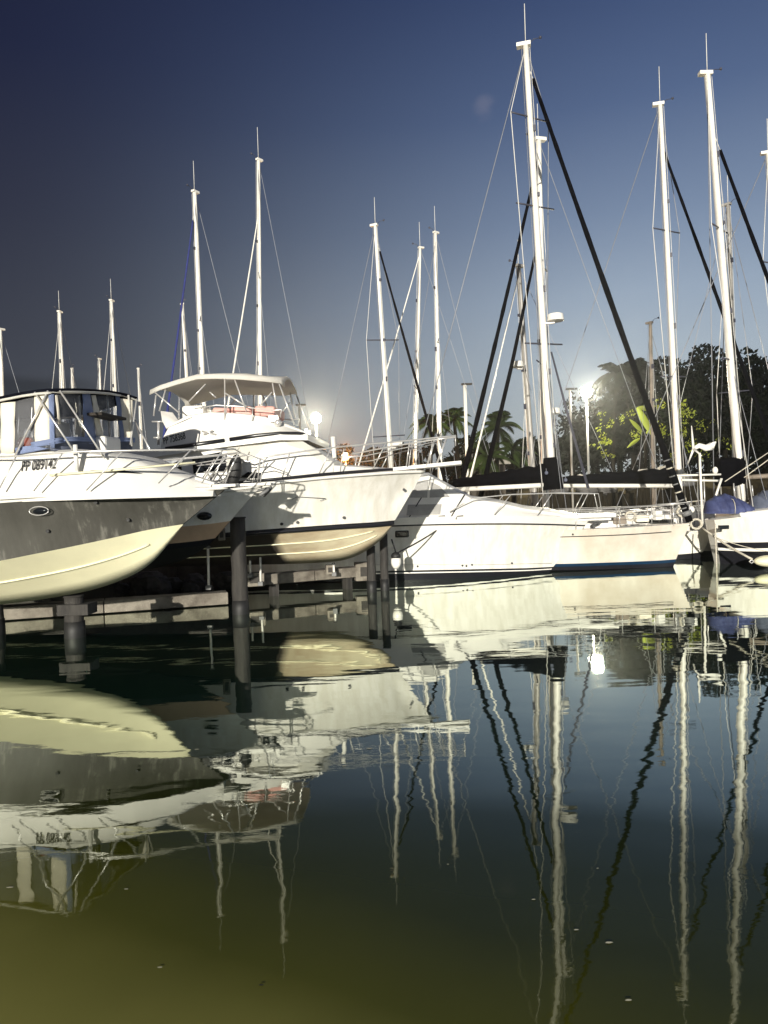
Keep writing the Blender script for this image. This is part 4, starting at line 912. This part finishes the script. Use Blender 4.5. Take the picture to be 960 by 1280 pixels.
palm('dark palm left of the straight mast with one pair of spreaders', 540, 512, 54, .4, fl=2.2)
palm('dark palm just right of the straight mast with one pair of spreaders', 567, 508, 56, -.3, fl=2.2)
palm('green palm with upright fronds between the two black furled jibs', 622, 512, 50, .3, nf=20, fl=2.6)
palm('low green palm with long arching fronds under the black furled jibs', 608, 548, 46, 0, nf=14, fl=2.6)
palm('low palm in front of the green upright palm', 640, 545, 47, 0, nf=14, fl=2.0)
palm('palm with a ragged dark crown right of the bright white lamp', 770, 447, 60, .5, nf=32, fl=2.9, mtl='leafdark')
palm('second dark palm crown beside the long black furled jib', 792, 446, 61, -.4, nf=30, fl=2.6, mtl='leafdark')
for i, (px, yt, D, rad, lb) in enumerate((
        (830, 447, 62, 3.6, 'dark round-topped tree behind the brown wooden mast'),
        (880, 431, 63, 4.2, 'tallest dark tree of the shore, behind the white mast with black jib'),
        (925, 436, 62, 4.0, 'dark spreading tree beyond the tall white mast at the right'),
        (975, 446, 61, 4.2, 'dark tree at the right edge of the photo'),
        (1040, 440, 62, 5, 'dark tree just beyond the right edge'),
        (850, 480, 59, 3.6, 'lower dark tree filling the gap under the round-topped tree'),
        (905, 490, 58, 3.8, 'lower dark tree behind the wind generator'),
        (955, 495, 58, 3.6, 'lower dark tree under the right edge crown'),
        (790, 480, 61, 3.0, 'dark tree under the ragged palm crown'),
        (772, 466, 62.5, 2.6, 'dark tree close behind the ragged palm crown'),
        (745, 520, 62, 2.4, 'low dark tree right below the bright white lamp'),
        (715, 545, 60, 2.4, 'low dark bush left of the lamp post'),
        (585, 545, 57, 2.2, 'low dark tree between the dark palms and the green palm'),
        (540, 548, 58, 2.4, 'low dark tree under the left dark palm'),
        (500, 556, 62, 2.6, 'low dark tree behind the bow rail of the flybridge yacht'),
        (465, 560, 64, 2.6, 'low dark tree right of the orange lamp'),
        (425, 556, 66, 2.4, 'low dark tree behind the orange lamp'),
        (660, 548, 58, 2.4, 'low dark tree behind the tallest mast'))):
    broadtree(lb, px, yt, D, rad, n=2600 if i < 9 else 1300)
# dense undergrowth: nobody could count it
b = MB()
for k in range(120):
    x = random.uniform(-75, 60); y = random.uniform(56, 70); leaves(b, Vector((x, y, ground(x, y) + 1.1)), (1.6, 1.2, 1.6 + (1.5 if x > 16 else 0)), 120, .3)
for k in range(90):
    x = random.uniform(15, 48); y = random.uniform(60, 70); leaves(b, Vector((x, y, ground(x, y) + random.uniform(1, 7.5))), (2.0, 1.2, 1.8), 200, .3)
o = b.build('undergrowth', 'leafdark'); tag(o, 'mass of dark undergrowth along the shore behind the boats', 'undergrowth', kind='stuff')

# banana plant and lamp-lit bushes
bp_ = empty('banana_plant', (W(806, 560, 55).x, 55, ground(W(806, 560, 55).x, 55)), 0, 'banana plant with one big lamp-lit yellow green leaf beside the brown wooden mast', 'plant')
def bleaf(root, p0, p1, w, droop=.3):
    N = 8; rows = []; d = (p1 - p0); sd = Vector((d.z, 0, -d.x)).normalized()
    for k in range(N + 1):
        u = k / N; p = p0.lerp(p1, u) + Vector((0, 0, -droop * u * u)); ww = w * math.sin(math.pi * min(.97, u * .85 + .12))
        rows.append([p - sd * ww + Vector((0, .06, 0)), p, p + sd * ww + Vector((0, .06, 0))])
    b = MB(); b.grid(rows); return b.build('leaf', 'litleaf', root)
oo = Vector(bp_.location)
T(bp_, 'stem', [(0, 0, 0), (.1, 0, W(800, 540, 55).z - oo.z)], .14, 'bark', 8)
for a, c, w in (((797, 509), (817, 545), .26), ((812, 512), (798, 507), .18), ((803, 540), (787, 522), .16), ((808, 542), (824, 524), .16), ((800, 548), (784, 558), .14)):
    bleaf(bp_, W(*a, 54.6) - oo, W(*c, 54.4) - oo, w, .1)
for i, (px, py, D, rx, n_, lb) in enumerate(((833, 520, 55, 1.1, 150, 'lamp-lit leafy bush right of the banana plant'), (862, 540, 55, 1.5, 120, 'lamp-lit leafy bush behind the white mast with black jib'), (775, 535, 56, 1.1, 90, 'lamp-lit leafy bush between lamp post and banana plant'), (755, 560, 56, .5, 50, 'small lamp-lit plant near the foot of the lamp post'), (885, 545, 56, 1.0, 40, 'sparse lamp-lit bush behind the wind generator'))):
    w = W(px, py, D); g = ground(w.x, D); o = empty('shrub', (w.x, D, g), 0, lb, 'shrub', 'lamp-lit shrubs on the shore')
    b = MB()
    for k in range(9): leaves(b, Vector((random.uniform(-1.5, 1.5) * rx, random.uniform(-.6, .6), w.z - g + random.uniform(-1.3, 1.1) * rx)), (rx * random.uniform(.2, .5), .5, rx * random.uniform(.2, .45)), n_ // 4, .11)
    b.build('foliage', 'litleaf', o)
    b = MB()
    for k in range(4): b.tube([(0, 0, 0), ((k - 1.5) * .3 * rx, 0, w.z - g)], .025, 5, .01)
    b.build('stem', 'leafdark', o)
# boulders + reed fence
for i in range(22):
    px = random.uniform(688, 858); D = random.uniform(51, 53.5); w = W(px, 575, D); r_ = random.uniform(.3, .75)
    b = MB(); b.ball((0, 0, 0), r_, 9, 7, (1.3, 1, .8), .14); o = b.build('boulder', 'paleboulder'); o.location = (w.x, D, ground(w.x, D) + r_ * .5); o.rotation_euler = (0, 0, random.random() * 6)
    tag(o, 'pale boulder in the row along the shore below the white lamp', 'boulder', 'pale boulders along the shore')
fe = empty('reed_fence', (20, 49.8, 0), 0, 'low brown reed fence along the shore behind the black boom covers', 'fence')
b = MB()
for k in range(90):
    x = -10 + k * .26; h_ = random.uniform(.9, 1.15); g = ground(20 + x, 49.8); b.box((x, 0, g + h_ / 2), (.24, .06, h_ + .4))
b.build('reeds', 'thatch', fe)
for k in range(8):
    x = -10 + k * 3.2; T(fe, 'post', [(x, .1, ground(20 + x, 49.8) - .2), (x, .1, ground(20 + x, 49.8) + 1.4)], .07, 'bark')
ht = Boat('hut', (W(600, 570, 58).x, 58, ground(W(600, 570, 58).x, 58)), 0, 'small hut with a pale pitched roof among the palms', 'hut')
b = MB(); b.box((0, 0, 1.4), (3.4, 3, 2.8)); b.build('wall', 'hutwall', ht.r)
b = MB(); b.add([(-2.1, -1.9, 2.7), (2.1, -1.9, 2.7), (2.1, 1.9, 2.7), (-2.1, 1.9, 2.7), (-1.4, 0, 4.4), (1.4, 0, 4.4)], [(0, 1, 5, 4), (1, 2, 5), (2, 3, 4, 5), (3, 0, 4), (0, 3, 2, 1)]); b.build('roof', 'paleboulder', ht.r)
b = MB(); b.box((.6, -1.52, 1.1), (.9, .06, 2.0)); b.build('door', 'bark', ht.r)

# ------------------------------------------------------------------ lamps
def lamp(label, px, py, D, r, power, col, pole_px, mtl='lampglow', zb=None):
    w = W(px, py, D); g = ground(w.x, D) if zb is None else zb
    o = empty('street_lamp', (w.x, w.y, g), 0, label, 'street lamp', 'lit lamps on the shore')
    T(o, 'post', [(0, 0, 0), (0, 0, w.z - g - r * .8)], .10, 'post', 8, .06)
    b = MB(); b.tube([(0, 0, w.z - g - r * 1.0), (0, 0, w.z - g - r * .8)], r * .5, 12, r * .8); b.build('collar', 'post', o)
    b = MB(); b.ball((0, 0, w.z - g), r, 18, 12); gl = b.build('globe', mtl, o)
    ld_ = bpy.data.lights.new('lamp_light', 'POINT'); ld_.energy = power; ld_.color = col; ld_.shadow_soft_size = r
    lo = bpy.data.objects.new('lamp_light', ld_); COL.objects.link(lo); lo.parent = o; lo.location = (0, -r - .35, w.z - g)
    return o
lamp('bright white lamp on a tall post before the dark trees at the right', 733, 490, 54, .42, 9500, (1, .93, .7), 0)
lamp('bright white lamp above the cabin front of the flybridge yacht', 395, 523, 58, .42, 10000, (1, .9, .65), 0)
lamp('small orange lamp glowing low behind the bow rail of the flybridge yacht', 432, 571, 58, .32, 3600, (1, .32, .04), 0, 'orangeglow')
def poleonly(label, px, py, D, mtl, r, head=True):
    w = W(px, py, D); g = max(ground(w.x, D), -.3); o = empty('lamp_post', (w.x, D, g), 0, label, 'lamp post', 'unlit lamp posts')
    T(o, 'post', [(0, 0, 0), (0, 0, w.z - g)], r, mtl, 8)
    b = MB(); b.box((.12, 0, w.z - g + .04), (.7, .25, .12)); b.build('lamp_head', 'quay', o, .03)
poleonly('unlit lamp post with a flat head between the yacht bimini and the white lamp', 374, 507, 50, 'quay', .07)
poleonly('pale unlit lamp post with a flat head left of the green palm', 581, 481, 48, 'mast', .10)
poleonly('slim pale pole just left of the bright white lamp', 712, 487, 48, 'mastgrey', .07)

# ------------------------------------------------------------------ floating flecks
for i, (px, py, s_) in enumerate(((667, 1125, .018), (761, 1179, .03), (720, 1163, .02), (786, 1251, .025), (12, 1110, .03), (158, 1112, .02), (246, 937, .03), (462, 936, .04), (430, 958, .03), (747, 1086, .012), (560, 1081, .012), (327, 1232, .02), (200, 1210, .02))):
    d = ray(px, py); t = -CAMH / d.z; w = CAM + d * t
    s_ *= .55; b = MB(); N = 7; b.add([(s_ * math.cos(k * 6.283 / N) * random.uniform(.8, 1.6), s_ * .5 * math.sin(k * 6.283 / N), .0) for k in range(N)], [tuple(range(N))])
    dark = i == 11
    o = b.build('floating_leaf', 'rubber' if dark else 'yellow', ); o.location = (w.x, w.y, .004); tag(o, 'dark speck of leaf floating alone near the bottom of the photo' if dark else 'tiny pale leaf floating on the calm water', 'leaf', None if dark else 'pale leaves floating on the water')

# ------------------------------------------------------------------ water
mt, n, l, p = nt('harbour_water')
n.remove(p)
tc = n.new('ShaderNodeTexCoord')
def noise(sc, scale, det, dist=0.0):
    mp = n.new('ShaderNodeMapping'); mp.inputs['Scale'].default_value = sc
    no = n.new('ShaderNodeTexNoise'); no.inputs['Scale'].default_value = scale; no.inputs['Detail'].default_value = det; no.inputs['Distortion'].default_value = dist
    l.new(tc.outputs['Object'], mp.inputs[0]); l.new(mp.outputs[0], no.inputs['Vector']); return no
n1 = noise((.45, 1, 1), 1.5, 2, .3); n2 = noise((.5, 1, 1), 5.5, 5, .2); n3_ = noise((.5, 1, 1), .22, 1)
WB = {}
b1 = n.new('ShaderNodeBump'); b1.inputs['Strength'].default_value = 1; b1.inputs['Distance'].default_value = .0045; WB['a'] = b1
b2 = n.new('ShaderNodeBump'); b2.inputs['Strength'].default_value = 1; b2.inputs['Distance'].default_value = .0006; WB['b'] = b2
l.new(n1.outputs['Fac'], b1.inputs['Height'])
# ruffled patches: fine ripples stronger in places
mul = n.new('ShaderNodeMath'); mul.operation = 'MULTIPLY'; l.new(n2.outputs['Fac'], mul.inputs[0])
mr0 = n.new('ShaderNodeMapRange'); mr0.inputs[1].default_value = .4; mr0.inputs[2].default_value = .65; mr0.inputs[3].default_value = .5; mr0.inputs[4].default_value = 1.6
l.new(n3_.outputs['Fac'], mr0.inputs[0]); l.new(mr0.outputs[0], mul.inputs[1]); l.new(mul.outputs[0], b2.inputs['Height']); l.new(b1.outputs[0], b2.inputs['Normal'])
gl = n.new('ShaderNodeBsdfGlossy'); gl.inputs['Roughness'].default_value = .015; gl.inputs['Color'].default_value = (.90, .95, .85, 1); l.new(b2.outputs[0], gl.inputs['Normal'])
df = n.new('ShaderNodeBsdfDiffuse'); df.inputs['Roughness'].default_value = 0
# olive water colour with lamplight from behind painted in: bright near, dark far
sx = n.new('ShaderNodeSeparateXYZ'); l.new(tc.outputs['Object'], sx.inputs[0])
# distance from the painted pool of light at the near left
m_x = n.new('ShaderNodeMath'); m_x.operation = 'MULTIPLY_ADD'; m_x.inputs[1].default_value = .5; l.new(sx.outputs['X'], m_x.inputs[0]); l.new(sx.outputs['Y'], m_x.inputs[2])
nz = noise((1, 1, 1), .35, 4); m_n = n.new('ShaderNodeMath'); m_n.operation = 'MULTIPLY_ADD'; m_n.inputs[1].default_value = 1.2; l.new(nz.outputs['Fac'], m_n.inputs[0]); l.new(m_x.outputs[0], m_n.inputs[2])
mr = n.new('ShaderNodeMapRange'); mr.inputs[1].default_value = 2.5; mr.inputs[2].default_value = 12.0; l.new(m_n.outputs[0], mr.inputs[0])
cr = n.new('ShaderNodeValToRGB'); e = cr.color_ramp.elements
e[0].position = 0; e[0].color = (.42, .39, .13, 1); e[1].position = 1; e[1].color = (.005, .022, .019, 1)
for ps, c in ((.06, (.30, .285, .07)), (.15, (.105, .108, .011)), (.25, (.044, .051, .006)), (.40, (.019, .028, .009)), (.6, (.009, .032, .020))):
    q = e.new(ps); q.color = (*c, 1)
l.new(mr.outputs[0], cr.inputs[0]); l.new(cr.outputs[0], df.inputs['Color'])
lw = n.new('ShaderNodeLayerWeight'); lw.inputs['Blend'].default_value = .5
fr = n.new('ShaderNodeValToRGB'); e = fr.color_ramp.elements   # facing: 1 - cos
e[0].position = .45; e[0].color = (.07,) * 3 + (1,); e[1].position = 1; e[1].color = (1,) * 3 + (1,)
for ps, v in ((.56, .10), (.61, .15), (.64, .32), (.70, .47), (.77, .64), (.88, .85)):
    q = e.new(ps); q.color = (v, v, v, 1)
l.new(lw.outputs['Facing'], fr.inputs[0])
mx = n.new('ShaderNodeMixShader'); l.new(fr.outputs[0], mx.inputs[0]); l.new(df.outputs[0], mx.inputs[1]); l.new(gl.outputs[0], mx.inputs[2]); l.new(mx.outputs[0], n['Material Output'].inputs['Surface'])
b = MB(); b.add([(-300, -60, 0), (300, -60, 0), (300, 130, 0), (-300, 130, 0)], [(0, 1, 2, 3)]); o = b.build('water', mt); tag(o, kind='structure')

# ------------------------------------------------------------------ haze volume added to give the lamps a lens-like halo
mt = bpy.data.materials.new('halo_haze'); mt.use_nodes = True; n = mt.node_tree.nodes; n.remove(n['Principled BSDF'])
pv = n.new('ShaderNodeVolumePrincipled'); pv.inputs['Color'].default_value = (.9, .92, .95, 1); pv.inputs['Density'].default_value = .00052; pv.inputs['Anisotropy'].default_value = .85
mt.node_tree.links.new(pv.outputs[0], n['Material Output'].inputs['Volume'])
b = MB(); b.box((0, 120, 11), (640, 400, 28)); o = b.build('haze', mt); tag(o, 'thin haze added to give the harbour lamps a halo', 'haze', kind='stuff')

# ------------------------------------------------------------------ sky
wd = bpy.data.worlds.new('World'); S.world = wd; wd.use_nodes = True
n = wd.node_tree.nodes; l = wd.node_tree.links; bg = n['Background']
sundir = Vector((.20, 1.0, -.150)).normalized()
elev = math.asin(-sundir.z); tosun = -sundir
sky = n.new('ShaderNodeTexSky'); sky.sky_type = 'NISHITA'; sky.sun_disc = False; sky.sun_elevation = elev; sky.sun_rotation = math.atan2(tosun.x, tosun.y)
tc = n.new('ShaderNodeTexCoord'); sx = n.new('ShaderNodeSeparateXYZ'); l.new(tc.outputs['Generated'], sx.inputs[0])
def ramp(stops):
    r_ = n.new('ShaderNodeValToRGB'); e = r_.color_ramp.elements
    def lin(c): return tuple(((v / 255) / 12.92 if v / 255 <= .04045 else ((v / 255 + .055) / 1.055)**2.4) for v in c) + (1,)
    e[0].position = stops[0][0]; e[0].color = lin(stops[0][1]); e[1].position = stops[-1][0]; e[1].color = lin(stops[-1][1])
    for p_, c in stops[1:-1]: q = e.new(p_); q.color = lin(c)
    l.new(sx.outputs['Z'], r_.inputs[0]); return r_
rl_ = ramp([(0, (88, 87, 88)), (.08, (78, 79, 84)), (.18, (64, 66, 77)), (.35, (46, 48, 66)), (.50, (27, 30, 58)), (.8, (14, 16, 42)), (1, (12, 14, 38))])
rr_ = ramp([(0, (192, 198, 200)), (.09, (184, 194, 200)), (.18, (174, 188, 202)), (.25, (158, 175, 196)), (.34, (126, 145, 174)), (.45, (88, 108, 146)), (.58, (54, 72, 114)), (.8, (20, 26, 60)), (1, (12, 14, 38))])
mr = n.new('ShaderNodeMapRange'); mr.interpolation_type = 'SMOOTHSTEP'; mr.inputs[1].default_value = -.46; mr.inputs[2].default_value = .38
l.new(sx.outputs['X'], mr.inputs[0])
mx = n.new('ShaderNodeMix'); mx.data_type = 'RGBA'; l.new(mr.outputs[0], mx.inputs['Factor']); l.new(rl_.outputs[0], mx.inputs['A']); l.new(rr_.outputs[0], mx.inputs['B'])
# dark low cloud bank at the left horizon, a wisp high at the centre
no = n.new('ShaderNodeTexNoise'); no.inputs['Scale'].default_value = 7; no.inputs['Detail'].default_value = 5
mp = n.new('ShaderNodeMapping'); mp.inputs['Scale'].default_value = (1, 1, 3.5); l.new(tc.outputs['Generated'], mp.inputs[0]); l.new(mp.outputs[0], no.inputs['Vector'])
def mrange(src, a, c, lo, hi, sm=True):
    q = n.new('ShaderNodeMapRange'); q.interpolation_type = 'SMOOTHSTEP' if sm else 'LINEAR'
    for i, v in enumerate((a, c, lo, hi)): q.inputs[i + 1].default_value = v
    l.new(src, q.inputs[0]); return q.outputs[0]
def mth(op, a, c):
    q = n.new('ShaderNodeMath'); q.operation = op
    for i, v in enumerate((a, c)):
        if isinstance(v, (int, float)): q.inputs[i].default_value = v
        else: l.new(v, q.inputs[i])
    return q.outputs[0]
zc = mth('ADD', sx.outputs['Z'], mth('MULTIPLY', mth('SUBTRACT', no.outputs['Fac'], .5), .10))
band = mth('MULTIPLY', mth('MULTIPLY', mrange(zc, .09, .12, 0, 1), mrange(zc, .155, .185, 1, 0)), mrange(sx.outputs['X'], -.42, -.30, 1, 0))
band2 = mth('MULTIPLY', mrange(mth('ADD', sx.outputs['Z'], mth('MULTIPLY', mth('SUBTRACT', no.outputs['Fac'], .5), .05)), .03, .075, 1, 0), mrange(sx.outputs['X'], -.1, .2, .55, 0))
cl = n.new('ShaderNodeMix'); cl.data_type = 'RGBA'; l.new(mth('MULTIPLY', mth('MAXIMUM', band, band2), .75), cl.inputs['Factor']); l.new(mx.outputs['Result'], cl.inputs['A']); cl.inputs['B'].default_value = (.022, .022, .030, 1)
wdir = (W(604, 131, 1) - CAM).normalized()
vd = n.new('ShaderNodeVectorMath'); vd.operation = 'DISTANCE'; l.new(tc.outputs['Generated'], vd.inputs[0]); vd.inputs[1].default_value = wdir
wisp = mth('MULTIPLY', mrange(mth('ADD', vd.outputs['Value'], mth('MULTIPLY', mth('SUBTRACT', no.outputs['Fac'], .5), .05)), .001, .015, 1, 0), .3)
c2_ = n.new('ShaderNodeMix'); c2_.data_type = 'RGBA'; l.new(wisp, c2_.inputs['Factor']); l.new(cl.outputs['Result'], c2_.inputs['A']); c2_.inputs['B'].default_value = (.25, .25, .33, 1)
# a trace of the physical sky on top of the dusk colours
sc = n.new('ShaderNodeMix'); sc.data_type = 'RGBA'; sc.blend_type = 'ADD'; sc.inputs['Factor'].default_value = .004
l.new(c2_.outputs['Result'], sc.inputs['A']); l.new(sky.outputs[0], sc.inputs['B']); l.new(sc.outputs['Result'], bg.inputs['Color']); bg.inputs['Strength'].default_value = .69

sl = bpy.data.lights.new('sun', 'SUN'); sl.energy = 5.0; sl.angle = R(.5); sl.color = (1, .95, .84)
so = bpy.data.objects.new('sun', sl); COL.objects.link(so); so.rotation_euler = sundir.to_track_quat('-Z', 'Y').to_euler()

S.view_settings.view_transform = 'Standard'; S.view_settings.look = 'None'; S.view_settings.gamma = 1; S.view_settings.exposure = 0.34
c = S.cycles; S.render.engine = 'CYCLES'; c.use_denoising = True; c.max_bounces = 6; c.diffuse_bounces = 2; c.glossy_bounces = 3; c.transparent_max_bounces = 8; c.sample_clamp_indirect = 6
